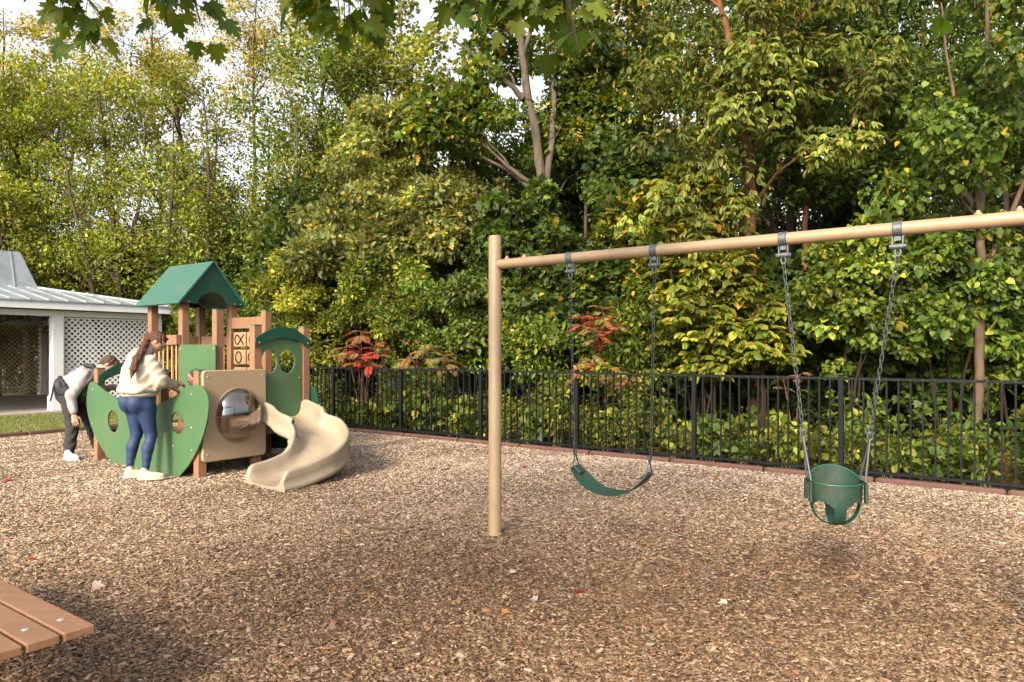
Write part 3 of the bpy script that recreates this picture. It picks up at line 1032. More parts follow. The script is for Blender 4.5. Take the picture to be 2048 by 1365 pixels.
SHIP = [(2.508, 1.081), (2.379, 1.058), (2.125, 0.972), (1.826, 0.885), (1.462, 0.825), (1.089, 0.815), (0.734, 0.861), (0.451, 0.945), (0.2, 1.047), (0.02, 1.105), (-0.135, 1.108), (-0.257, 1.034),
        (-0.317, 0.90), (-0.267, 0.669), (-0.135, 0.434), (0.051, 0.219), (0.264, 0.054), (0.40, -0.01), (1.1, -0.03), (1.78, 0.0), (2.125, 0.161), (2.407, 0.372), (2.581, 0.598), (2.64, 0.799), (2.6, 0.99)]
sp_ = curve_panel("boat_panel", catmull(SHIP, 6), [ellipse(1.893, .583, .145, .145), ellipse(.33, .656, .142, .132)], 0.022, (W(0, -.078), E1, -E2), play, [M_LGREEN, M_DGREEN], 0.003)
bolts(sp_, [(2.46, .98), (2.47, .52), (0.03, 1.0), (.83, .40), (.42, .38), (.02, .36), (0.03, .62)], W(0, -.090), E1, -E2)
# the far side of the boat
sp2 = curve_panel("boat_panel", catmull([(p, z) for p, z in [(2.5, 1.04), (1.64, 1.0), (.9, 1.0), (.3, 1.06), (-.02, 1.05), (-.14, .96), (-.20, .8), (-.15, .58), (0, .38), (.3, .2), (1.2, .12), (2.2, .15), (2.6, .5), (2.62, .9)]], 5), [],
                  0.022, (W(0, 1.54), E1, E2), play, [M_DGREEN, M_DGREEN], 0.003)
# tan bubble window board
tp_ = curve_panel("window_board", rrect(-0.03, 0.215, 0.81, 1.275, 0.05), [ellipse(.43, .729, .305, .33, 48)], 0.05, (W(-.082, 0), E2, -E1), play, [M_TANP, M_TANP], 0.014, bseg=3)
bolts(tp_, [(.03, 1.2), (.75, 1.2), (.75, .30), (.03, .30)], W(-.107, 0), E2, -E1, 0.012)
ringpts = [W(-.100, 0.43 + .305 * math.cos(a), .729 + .33 * math.sin(a)) for a in np.linspace(0, 2 * math.pi, 49)[:-1]]
MB().tube(ringpts, 0.012, 8, closed=True).build("window_rim", M_TANP, tp_, smooth=True)
# dome
gm = bpy.data.materials.new("clear_dome"); gm.use_nodes = True
n_, l_ = gm.node_tree.nodes, gm.node_tree.links
for x in list(n_): n_.remove(x)
o_ = n_.new("ShaderNodeOutputMaterial"); tr_ = n_.new("ShaderNodeBsdfTransparent"); gl_ = n_.new("ShaderNodeBsdfGlossy"); fr_ = n_.new("ShaderNodeFresnel"); mx_ = n_.new("ShaderNodeMixShader"); ad = n_.new("ShaderNodeMath")
tr_.inputs[0].default_value = (0.93, 0.94, 0.95, 1); gl_.inputs["Roughness"].default_value = 0.06; fr_.inputs[0].default_value = 1.52
ad.operation = 'MULTIPLY_ADD'; ad.inputs[1].default_value = 2.4; ad.inputs[2].default_value = 0.10; ad.use_clamp = True
l_.new(fr_.outputs[0], ad.inputs[0]); l_.new(ad.outputs[0], mx_.inputs[0]); l_.new(tr_.outputs[0], mx_.inputs[1]); l_.new(gl_.outputs[0], mx_.inputs[2]); l_.new(mx_.outputs[0], o_.inputs[0])
V = []; F = []
na, nr = 40, 12
for j in range(nr + 1):
    ph = j / nr * math.pi / 2
    for i in range(na):
        a = 2 * math.pi * i / na
        V.append(W(-.100 - .17 * math.sin(ph), .43 + .30 * math.cos(ph) * math.cos(a), .729 + .325 * math.cos(ph) * math.sin(a)))
for j in range(nr):
    for i in range(na):
        i2 = (i + 1) % na
        F.append((j * na + i, j * na + i2, (j + 1) * na + i2, (j + 1) * na + i))
MB().add(V, F).build("bubble_window", gm, tp_, smooth=True)
# slide hood: arch and board with two ovals
op_ = curve_panel("mask_board", [(.765, .64), (1.375, .64), (1.375, 1.60), (1.33, 1.645), (1.25, 1.67), (.90, 1.67), (.80, 1.64), (.765, 1.60)],
                  [ellipse(.896, 1.367, .113, .15), ellipse(1.162, 1.366, .119, .153)], 0.02, (W(-.035, 0), E2, -E1), play, [M_LGREEN, M_DGREEN], 0.003)
bolts(op_, [(.79, 1.6), (1.35, 1.6), (1.35, 1.15), (.79, 1.15)], W(-.046, 0), E2, -E1, 0.009)
arc_t = catmull([(.68, 1.655), (.82, 1.735), (.95, 1.785), (1.09, 1.803), (1.24, 1.785), (1.37, 1.72), (1.50, 1.635)], 5, False)
arc_b = catmull([(1.50, 1.53), (1.37, 1.60), (1.24, 1.645), (1.09, 1.66), (.95, 1.647), (.82, 1.605), (.68, 1.54)], 5, False)
ah = curve_panel("arch_header", list(map(tuple, arc_t)) + list(map(tuple, arc_b)), [], 0.022, (W(-.068, 0), E2, -E1), play, [M_DGREEN, M_DGREEN], 0.003)
bolts(ah, [(.73, 1.6), (1.46, 1.6)], W(-.080, 0), E2, -E1, 0.009)
# arch on the far end of the boat
arc_t = catmull([(-.05, 1.16), (.08, 1.25), (.22, 1.32), (.365, 1.345), (.51, 1.32), (.65, 1.25), (.78, 1.16)], 5, False)
arc_b = catmull([(.78, 1.02), (.65, 1.12), (.51, 1.18), (.365, 1.20), (.22, 1.18), (.08, 1.12), (-.05, 1.02)], 5, False)
curve_panel("arch_header", list(map(tuple, arc_t)) + list(map(tuple, arc_b)), [], 0.022, (W(2.46 - .068, 0), E2, -E1), play, [M_DGREEN, M_DGREEN], 0.003)
# light green board between two tower posts
lg = curve_panel("plain_board", rrect(.75, .55, 1.62, 1.582, .02), [], 0.022, (W(0, .66), E1, -E2), play, [M_LGREEN, M_DGREEN], 0.003)
bolts(lg, [(1.18, 1.20), (.79, 1.53), (1.58, 1.53)], W(0, .648), E1, -E2, 0.011)
# railings of the tower
M_RAILB = mat("tan_baluster", (0.42, 0.22, 0.10), 0.55, 0.1, 20)


def rail(a, b, nrm, z0=1.58, z1=1.715, zb=0.95, n=8):
    a, b = np.asarray(a, float), np.asarray(b, float); ax = b - a; L = np.linalg.norm(ax); ax /= L
    r_ = MB().box(a, ax, nrm, Z3, (0, 0, z0), (L, 0.075, z1)).build("hand_rail", M_POSTWOOD, play, bevel=0.006)
    mb = MB()
    for i in range(n):
        c = a + ax * L * (i + 0.5) / n + nrm * 0.038
        mb.tube([c + Z3 * zb, c + Z3 * (z0 + 0.002)], 0.012, 8)
    mb.build("balusters", M_RAILB, play, smooth=True)
    MB().box(a, ax, nrm, Z3, (0, 0.01, zb - 0.09), (L, 0.066, zb)).build("bottom_rail", M_POSTWOOD, play, bevel=0.005)


rail(W(1.60, .673), W(2.50, .673), -E2)
rail(W(1.70, 1.43), W(2.40, 1.43), E2, n=7)
rail(W(2.44, .785), W(2.44, 1.405), E1, n=6)
# tic tac toe
MB().box(W(0, 1.46), E1, E2, Z3, (.873, -.045, 1.815), (1.587, .045, 1.975)).build("cross_beam", M_POSTWOOD, play, bevel=0.006)
MB().box(W(0, 1.46), E1, E2, Z3, (.873, -.035, .98), (1.587, .035, 1.03)).build("cross_beam", M_POSTWOOD, play, bevel=0.006)
M_BLOCK = mat("tan_game_block", (0.26, 0.165, 0.085), 0.5, 0.12, 20, dirt=0.3)
for ci, pc in enumerate((1.372, 1.045)):
    MB().tube([W(pc, 1.46, 1.0), W(pc, 1.46, 1.83)], 0.009, 8).build("game_rod", M_STEEL, play, smooth=True)
    for ri, (z0, z1) in enumerate(((1.55, 1.765), (1.30, 1.515), (1.05, 1.265))):
        cc = W(pc, 1.46, (z0 + z1) / 2)
        blk = MB().box(cc, E1, E2, Z3, (-.145, -.06, -(z1 - z0) / 2), (.145, .06, (z1 - z0) / 2)).build("game_block", M_BLOCK, play, bevel=0.018, bseg=3)
        face = cc - E2 * 0.0615
        if (ci + ri) % 2 == 1:
            pts = [face + E1 * (.01 + .068 * math.cos(a)) + Z3 * .078 * math.sin(a) for a in np.linspace(0, 2 * math.pi, 25)[:-1]]
            MB().tube(pts, 0.0095, 6, closed=True).build("nought", M_BLACK, blk, smooth=True)
        else:
            lp = catmull([(-.115, .068), (-.05, .01), (.02, -.06), (.07, -.055), (.095, 0), (.07, .055), (.02, .06), (-.05, -.01), (-.115, -.068)], 6, False)
            MB().tube([face + E1 * a + Z3 * b for a, b in lp], 0.0095, 6).build("looped_cross", M_BLACK, blk, smooth=True)


def deck(p0, p1, q0, q1, z, n):
    mb = MB()
    w = (p1 - p0) / n
    for i in range(n):
        mb.box(W(0, 0), E1, E2, Z3, (p0 + i * w + .003, q0, z - .035), (p0 + (i + 1) * w - .003, q1, z))
    d = mb.build("deck", M_PLANK, play)
    mb = MB()
    mb.box(W(0, 0), E1, E2, Z3, (p0 + .01, q0 + .005, z - .17), (p1 - .01, q0 + .04, z - .037))
    mb.box(W(0, 0), E1, E2, Z3, (p0 + .01, q1 - .04, z - .17), (p1 - .01, q1 - .005, z - .037))
    mb.box(W(0, 0), E1, E2, Z3, (p0 + .01, q0 + .041, z - .17), (p0 + .04, q1 - .041, z - .037))
    mb.build("deck_joist", M_POSTWOOD, d, bevel=0.003)


deck(-.05, .80, 0.055, .675, .455, 6)
deck(.88, 2.42, 0.055, .675, .452, 11)
deck(-.05, .765, .785, 1.405, .63, 6)
deck(.88, 2.42, .785, 1.405, .90, 11)
MB().box(W(0, 0), E1, E2, Z3, (.06, .68, .456), (.76, .70, .628)).build("riser_board", M_POSTWOOD, play, bevel=0.004)
MB().box(W(0, 0), E1, E2, Z3, (.875, .68, .456), (1.58, .70, .86)).build("riser_board", M_POSTWOOD, play, bevel=0.004)
MB().box(W(0, 0), E1, E2, Z3, (.50, .30, .456), (.74, .66, .66)).build("seat_box", M_POSTWOOD, play, bevel=0.01)
curve_panel("side_board", rrect(.77, .47, 1.40, 1.45, .03), [ellipse(1.09, 1.1, .12, .15)], 0.02, (W(.90, 0), E2, -E1), play, [M_LGREEN, M_DGREEN], 0.003) if False else None

# gabled roof
roof = MB()
ge = [(.555, 2.125), (1.065, 2.735), (1.575, 2.125)]
P0, P1 = 1.455, 2.60
th = 0.022
for (qa, za), (qb, zb) in ((ge[0], ge[1]), (ge[1], ge[2])):
    d = np.array([qb - qa, zb - za]); d /= np.linalg.norm(d); nr = np.array([-d[1], d[0]])
    if nr[1] < 0: nr = -nr
    A0, B0 = W(P0, qa, za), W(P0, qb, zb); A1, B1 = W(P1, qa, za), W(P1, qb, zb)
    up = E2 * nr[0] * th + Z3 * nr[1] * th
    roof.add([A0, B0, B1, A1, A0 + up, B0 + up, B1 + up, A1 + up], [(0, 1, 2, 3), (4, 5, 6, 7), (0, 1, 5, 4), (1, 2, 6, 5), (2, 3, 7, 6), (3, 0, 4, 7)])
M_ROOFG = mat("green_roof_board", (0.020, 0.078, 0.054), 0.45, 0.12, 12, dirt=0.2, bump=0.1, bscale=200)
rf = roof.build("roof", M_ROOFG, play)
for pp in (1.50, 2.55):
    arc = [(1.065 + .235 * math.cos(a), 2.10 + .215 * math.sin(a)) for a in np.linspace(0, math.pi, 15)]
    arc[0] = (1.30, 2.150); arc[-1] = (.83, 2.150)
    out = [(.545, 2.125), (1.065, 2.735), (1.585, 2.125)]
    out = [(.592, 2.150)] + [(x, z) for x, z in arc[::-1]] + [(1.538, 2.150), (1.065, 2.722)]
    gb = curve_panel("gable_board", out, [], 0.02, (W(pp, 0), E2, -E1), rf, [M_DGREEN, M_DGREEN], 0.002)
bolts(rf, [(.72, 2.17), (1.41, 2.17), (1.50, 2.17)], W(1.489, 0), E2, -E1, 0.008)

# ------------------------------------------------------------------ slide (part of the play structure)
def slide():
    pts = [(-.03, 1.095), (-.15, 1.095), (-.32, 1.093), (-.50, 1.07)]
    c = np.array([-.55, .46]); R = .64
    for a in np.linspace(80, 0, 15):
        a = math.radians(a); pts.append((c[0] - R * math.cos(a) * 0 - R * math.sin(math.pi / 2 - a), c[1] + R * math.cos(math.pi / 2 - a)))
    pts += [(-1.195, .34), (-1.20, .22), (-1.205, .10), (-1.205, .01)]
    P = catmull(pts, 4, False)
    seg = np.r_[0, np.cumsum(np.linalg.norm(np.diff(P, axis=0), axis=1))]; Lt = seg[-1]
    n = 60
    s = np.linspace(0, Lt, n)
    px = np.interp(s, seg, P[:, 0]); py = np.interp(s, seg, P[:, 1])
    u = s / Lt
    zz = np.interp(u, [0, .06, .2, .45, .7, .86, 1], [.655, .64, .55, .34, .155, .085, .075])
    zz = np.convolve(np.pad(zz, 4, 'edge'), np.ones(9) / 9, 'valid')
    tx, ty = np.gradient(px), np.gradient(py); tl = np.hypot(tx, ty); tx /= tl; ty /= tl
    V = []
    hw = .280
    for i in range(n):
        t3 = E1 * tx[i] + E2 * ty[i]
        lat = np.cross(Z3, t3)
        c0 = W(px[i], py[i], zz[i])
        e = min(1, (1 - u[i]) / 0.045); b = min(1, u[i] / 0.04)
        H = .225 * (0.55 + .45 * math.sqrt(max(0, 1 - (1 - e) ** 2))) * (0.8 + .2 * b)
        if u[i] > .5: H *= 1 - 0.20 * (u[i] - .5) / .5
        prof = []
        for sg in (1,):
            pass
        inner = [(-hw, H - .02), (-hw + .006, H * .55), (-hw + .03, .045), (-hw + .08, .010), (-.10, 0.0), (.10, 0.0), (hw - .08, .010), (hw - .03, .045), (hw - .006, H * .55), (hw, H - .02)]
        rimr = [(hw + .008, H - .004), (hw + .028, H + .006), (hw + .05, H - .004), (hw + .058, H - .022)]
        riml = [(-x, z) for x, z in rimr[::-1]]
        lowz = -.045
        outr = [(hw + .052, H * .5), (hw + .056, 0.03), (hw + .070, 0.015), (hw + .070, -.02), (hw + .05, lowz)]
        outl = [(-x, z) for x, z in outr[::-1]]
        prof = inner + rimr + outr + outl + riml
        for (v, w) in prof:
            V.append(c0 + lat * v + Z3 * w)
    m = len(prof)
    F = [tuple(range(m)), tuple(range((n - 1) * m, n * m))]
    for i in range(n - 1):
        for k in range(m):
            k2 = (k + 1) % m
            F.append((i * m + k, i * m + k2, (i + 1) * m + k2, (i + 1) * m + k))
    ob = MB().add(V, F).build("slide", M_SLIDE, play, smooth=True)
    try:
        ob.data.set_sharp_from_angle(angle=math.radians(60))
    except Exception:
        pass
    # bits of mulch carried on to the slide
    rng = np.random.default_rng(11)
    N = 70
    i = np.concatenate([rng.normal(6, 3, 28), rng.normal(46, 6, 30), rng.uniform(2, 58, 12)]).clip(1, 57).astype(int)
    v = np.concatenate([rng.normal(-.05, .1, 28), rng.normal(0.0, .1, 30), rng.normal(0, .12, 12)]).clip(-.2, .2)
    C = np.array([W(px[a], py[a], zz[a]) + np.cross(Z3, E1 * tx[a] + E2 * ty[a]) * b + Z3 * .003 for a, b in zip(i, v)])
    yaw = rng.uniform(0, 6.28, N)
    X = np.stack([np.cos(yaw), np.sin(yaw), 0 * yaw], 1); Y = np.stack([-np.sin(yaw), np.cos(yaw), 0 * yaw], 1); Z = np.tile([0, 0, 1.], (N, 1))
    T = [(-.5, -.5, 0), (.5, -.5, 0), (.5, .5, 0), (-.5, .5, 0), (-.36, 0.08, 1), (.40, -0.06, 1)]
    S = np.stack([rng.uniform(.012, .03, N), rng.uniform(.004, .009, N), rng.uniform(.003, .006, N)], 1)
    o = templated("slide_mulch_crumbs", T, [(0, 1, 5, 4), (2, 3, 4, 5), (3, 0, 4), (1, 2, 5)], C, X, Y, Z, S, np.tile([.12, .07, .04], (N, 1)), MATS["wood_chip"])
    tag(o, kind="stuff")


slide()

# ------------------------------------------------------------------ people
def s_cone(P, a, b, ra, rb):
    a, b = np.asarray(a, np.float32), np.asarray(b, np.float32)
    ba = b - a
    t = np.clip(((P - a) @ ba) / (ba @ ba + 1e-9), 0, 1)
    return np.linalg.norm(P - a - t[..., None] * ba, axis=-1) - (ra + (rb - ra) * t)


def s_ell(P, c, r, rot=None):
    Q = P - np.asarray(c, np.float32)
    if rot is not None: Q = Q @ np.asarray(rot, np.float32)
    r = np.asarray(r, np.float32)
    k0 = np.linalg.norm(Q / r, axis=-1); k1 = np.linalg.norm(Q / (r * r), axis=-1) + 1e-6
    return k0 * (k0 - 1) / k1


def smin(a, b, k):
    h = np.clip(0.5 + 0.5 * (b - a) / k, 0, 1)
    return b + (a - b) * h - k * h * (1 - h)


def sdf_geo(prims, h, noise=None, cut=None, pad=0.05):
    """prims: list of (kind, args..., k). returns verts, quads by surface nets"""
    lo = np.full(3, 1e9); hi = np.full(3, -1e9)
    for p in prims:
        if p[0] == 'c':
            _, a, b, ra, rb, k = p
            for q, r in ((a, ra), (b, rb)):
                lo = np.minimum(lo, np.array(q) - r); hi = np.maximum(hi, np.array(q) + r)
        elif p[0] == 'e':
            c, r = np.array(p[1]), np.max(p[2])
            lo = np.minimum(lo, c - r); hi = np.maximum(hi, c + r)
    lo -= pad; hi += pad
    n = np.ceil((hi - lo) / h).astype(int) + 1
    g = [lo[i] + h * np.arange(n[i]) for i in range(3)]
    P = np.stack(np.meshgrid(*g, indexing='ij'), -1).astype(np.float32)
    D = None
    for p in prims:
        d = s_cone(P, p[1], p[2], p[3], p[4]) if p[0] == 'c' else s_ell(P, p[1], p[2], p[3])
        k = p[-1]
        if k < 0:   # subtract
            D = -smin(-D, d, -k)
        else:
            D = d if D is None else smin(D, d, k)
    if noise is not None: D = D + noise(P)
    if cut is not None: D = np.maximum(D, cut(P))
    S = D < 0
    c8 = [S[i:n[0] - 1 + i, j:n[1] - 1 + j, k:n[2] - 1 + k] for i in (0, 1) for j in (0, 1) for k in (0, 1)]
    sm = sum(c.astype(np.int8) for c in c8)
    act = (sm > 0) & (sm < 8)
    idx = -np.ones(act.shape, int); A = np.argwhere(act); idx[act] = np.arange(len(A))
    acc = np.zeros((len(A), 3)); cnt = np.zeros(len(A))
    corners = [(i, j, k) for i in (0, 1) for j in (0, 1) for k in (0, 1)]
    for a in corners:
        for ax in range(3):
            if a[ax] == 1: continue
            b = list(a); b[ax] = 1
            da = D[A[:, 0] + a[0], A[:, 1] + a[1], A[:, 2] + a[2]]; db = D[A[:, 0] + b[0], A[:, 1] + b[1], A[:, 2] + b[2]]
            m = (da < 0) != (db < 0)
            t = np.where(m, da / (da - db + 1e-12), 0)
            pos = np.array(a)[None, :] + t[:, None] * (np.array(b) - np.array(a))[None, :]
            acc[m] += pos[m]; cnt[m] += 1
    V = lo + h * (A + acc / cnt[:, None])
    Q = []
    for ax in range(3):
        o1, o2 = [(1, 2), (2, 0), (0, 1)][ax]
        sl0 = [slice(None)] * 3; sl1 = [slice(None)] * 3
        sl0[ax] = slice(0, -1); sl1[ax] = slice(1, None)
        ch = S[tuple(sl0)] != S[tuple(sl1)]
        E = np.argwhere(ch)
        E = E[(E[:, o1] > 0) & (E[:, o2] > 0) & (E[:, o1] < n[o1] - 1) & (E[:, o2] < n[o2] - 1)]
        def cell(d1, d2):
            X = E.copy(); X[:, o1] -= d1; X[:, o2] -= d2
            return idx[X[:, 0], X[:, 1], X[:, 2]]
        q = np.stack([cell(1, 1), cell(0, 1), cell(0, 0), cell(1, 0)], 1)
        flip = ~S[E[:, 0], E[:, 1], E[:, 2]]
        q[flip] = q[flip][:, ::-1]
        Q.append(q)
    Q = np.concatenate(Q); Q = Q[(Q >= 0).all(1)]
    return V, Q


def body_part(name, geos, frame, m, parent):
    """geos: list of (V, Q) in the local frame; frame = (origin, fwd, right)"""
    O, f, r = [np.asarray(x, float) for x in frame]
    Vs, Qs, n = [], [], 0
    for V, Q in geos:
        Vs.append(O + V[:, 0:1] * f + V[:, 1:2] * r + V[:, 2:3] * Z3); Qs.append(Q + n); n += len(V)
    V = np.concatenate(Vs) - (np.array(parent.location) if parent is not None else 0); Q = np.concatenate(Qs)
    o = raw_mesh(name, V, Q.ravel(), np.arange(len(Q)) * 4, np.full(len(Q), 4), m, parent=parent, smooth=True)
    bm = bmesh.new(); bm.from_mesh(o.data); bmesh.ops.recalc_face_normals(bm, faces=bm.faces)
    bm.to_mesh(o.data); bm.free()
    return o


def hand(wrist, direc, palm_n, sc_=1.0, curl=0.5, side=1):
    """five finger hand; direc = towards fingers, palm_n = palm normal, side = which side the thumb leaves"""
    w = np.asarray(wrist, float); d = np.asarray(direc, float); d /= np.linalg.norm(d)
    pn = np.asarray(palm_n, float); pn = pn - d * (pn @ d); pn /= np.linalg.norm(pn)
    x = np.cross(d, pn) * side
    s = sc_
    pr = [('c', w - d * .03 * s, w + d * .02 * s, .026 * s, .024 * s, .02)]
    for k in (-1, -.33, .33, 1):
        pr.append(('c', w + x * .016 * k * s + d * .02 * s, w + x * .027 * k * s + d * .085 * s, .015 * s, .0125 * s, .016))
    Ls = {-1: .058, -.33: .072, .33: .078, 1: .068}
    for k in (-1, -.33, .33, 1):
        b = w + x * .027 * k * s + d * .085 * s
        a1, a2 = curl * .7, curl * 1.6
        m_ = b + (d * math.cos(a1) + pn * math.sin(a1) + x * .08 * k) * Ls[k] * .52 * s
        e = m_ + (d * math.cos(a2) + pn * math.sin(a2) + x * .05 * k) * Ls[k] * .5 * s
        pr.append(('c', b, m_, .0095 * s, .0088 * s, .004)); pr.append(('c', m_, e, .0088 * s, .0072 * s, .004))
    tb = w + x * .022 * s + d * .025 * s
    tm = tb + (x * .75 + d * .65 + pn * .25) * .042 * s
    te = tm + (x * .25 + d * .9 + pn * .35) * .034 * s
    pr.append(('c', tb, tm, .0125 * s, .0105 * s, .012)); pr.append(('c', tm, te, .0105 * s, .008 * s, .004))
    return sdf_geo(pr, .0045 * s, pad=.012)


def head_prims(c, look, s=1.0):
    """look = unit vector the face points to; local z is up-ish"""
    c = np.asarray(c, float); f = np.asarray(look, float); f /= np.linalg.norm(f)
    r = np.cross(f, Z3); r /= np.linalg.norm(r); u = np.cross(r, f)
    R = np.stack([f, r, u], 1)
    def P(a, b, d): return c + (f * a + r * b + u * d) * s
    pr = [('e', P(-.012, 0, .02), (.098 * s, .078 * s, .098 * s), R, .02),
          ('e', P(.022, 0, -.035), (.068 * s, .060 * s, .078 * s), R, .03),
          ('e', P(.055, 0, -.088), (.028 * s, .030 * s, .022 * s), R, .03),        # chin
          ('c', P(.078, 0, .018), P(.104, 0, -.022), .009 * s, .013 * s, .014),      # nose
          ('e', P(.080, 0, -.052), (.012 * s, .024 * s, .008 * s), R, .010),        # lips
          ('e', P(.076, 0, -.066), (.011 * s, .020 * s, .007 * s), R, .010),
          ('c', P(.078, -.032, .036), P(.078, .032, .036), .011 * s, .011 * s, .014),   # brow
          ('e', P(.088, .031, .008), (.011 * s, .014 * s, .009 * s), R, -.008),
          ('e', P(.088, -.031, .008), (.011 * s, .014 * s, .009 * s), R, -.008),
          ('e', P(-.012, .079, -.005), (.020 * s, .010 * s, .032 * s), R, .006),    # ears
          ('e', P(-.012, -.079, -.005), (.020 * s, .010 * s, .032 * s), R, .006)]
    return pr, P, R


M_SKIN = mat("skin", (0.42, 0.225, 0.155), 0.5, 0.05, 20, spec=0.4)
M_HAIR = mat("long_brown_hair", (0.045, 0.020, 0.011), 0.5, 0.0, 30, col2=(0.105, 0.046, 0.021), bump=0.9, bscale=110, stretch=(3, 3, 0.3), spec=0.25)
M_HAIRD = mat("short_dark_hair", (0.065, 0.038, 0.025), 0.6, 0.4, 60, bump=0.9, bscale=120, spec=0.2)
M_CREAM = mat("cream_fleece", (0.335, 0.29, 0.225), 0.9, 0.06, 10, bump=0.35, bscale=60)
M_NAVY = mat("navy_leggings", (0.006, 0.022, 0.070), 0.7, 0.14, 40, bump=0.1, bscale=200)
M_SHOE = mat("cream_shoe", (0.36, 0.31, 0.25), 0.7, 0.1, 40, bump=0.2, bscale=160)
M_SOLE = mat("pale_sole", (0.35, 0.29, 0.23), 0.6)
M_ORANGE = mat("orange_trim", (0.75, 0.28, 0.06), 0.6)
M_GREYSH = mat("grey_sweatshirt", (0.26, 0.235, 0.235), 0.9, 0.12, 14, bump=0.25, bscale=90)
M_JEANS = mat("charcoal_jeans", (0.02, 0.0195, 0.0195), 0.85, 0.4, 14, bump=0.3, bscale=80)
M_VEST = mat("black_carrier_fabric", (0.012, 0.013, 0.018), 0.7, 0.3, 30, bump=0.2, bscale=120)
M_WSHOE = mat("white_trainer", (0.55, 0.54, 0.52), 0.6, 0.06, 30)
M_EYE = mat("eye", (0.03, 0.02, 0.015), 0.2)


def shoe(a, toe, name, parent, frame, up_m, sole_m, L=.285):
    """a = heel ground point, toe = unit dir (local f, r)"""
    a = np.asarray(a, float); t = np.array([toe[0], toe[1], 0.0]); t /= np.linalg.norm(t); x = np.array([-t[1], t[0], 0])
    R = np.stack([t, x, np.array([0, 0, 1.])], 1)
    pr = [('e', a + t * .075 + Z3 * .062, (.075, .040, .048), R, .03), ('e', a + t * .19 + Z3 * .048, (.095, .046, .038), R, .05),
          ('c', a + t * .07 + Z3 * .08, a + t * .06 + Z3 * .105, .040, .041, .02)]
    up = sdf_geo(pr, .009, cut=lambda P: .026 - P[..., 2], pad=.02)
    o = body_part(name, [up], frame, up_m, parent)
    ps = [('e', a + t * .07 + Z3 * .02, (.085, .046, .035), R, .03), ('e', a + t * .185 + Z3 * .02, (.11, .053, .033), R, .05)]
    so = sdf_geo(ps, .009, cut=lambda P: np.maximum(-P[..., 2] + .002, P[..., 2] - .034), pad=.02)
    c = o
    s = body_part("sole", [so], frame, sole_m, parent)
    return o


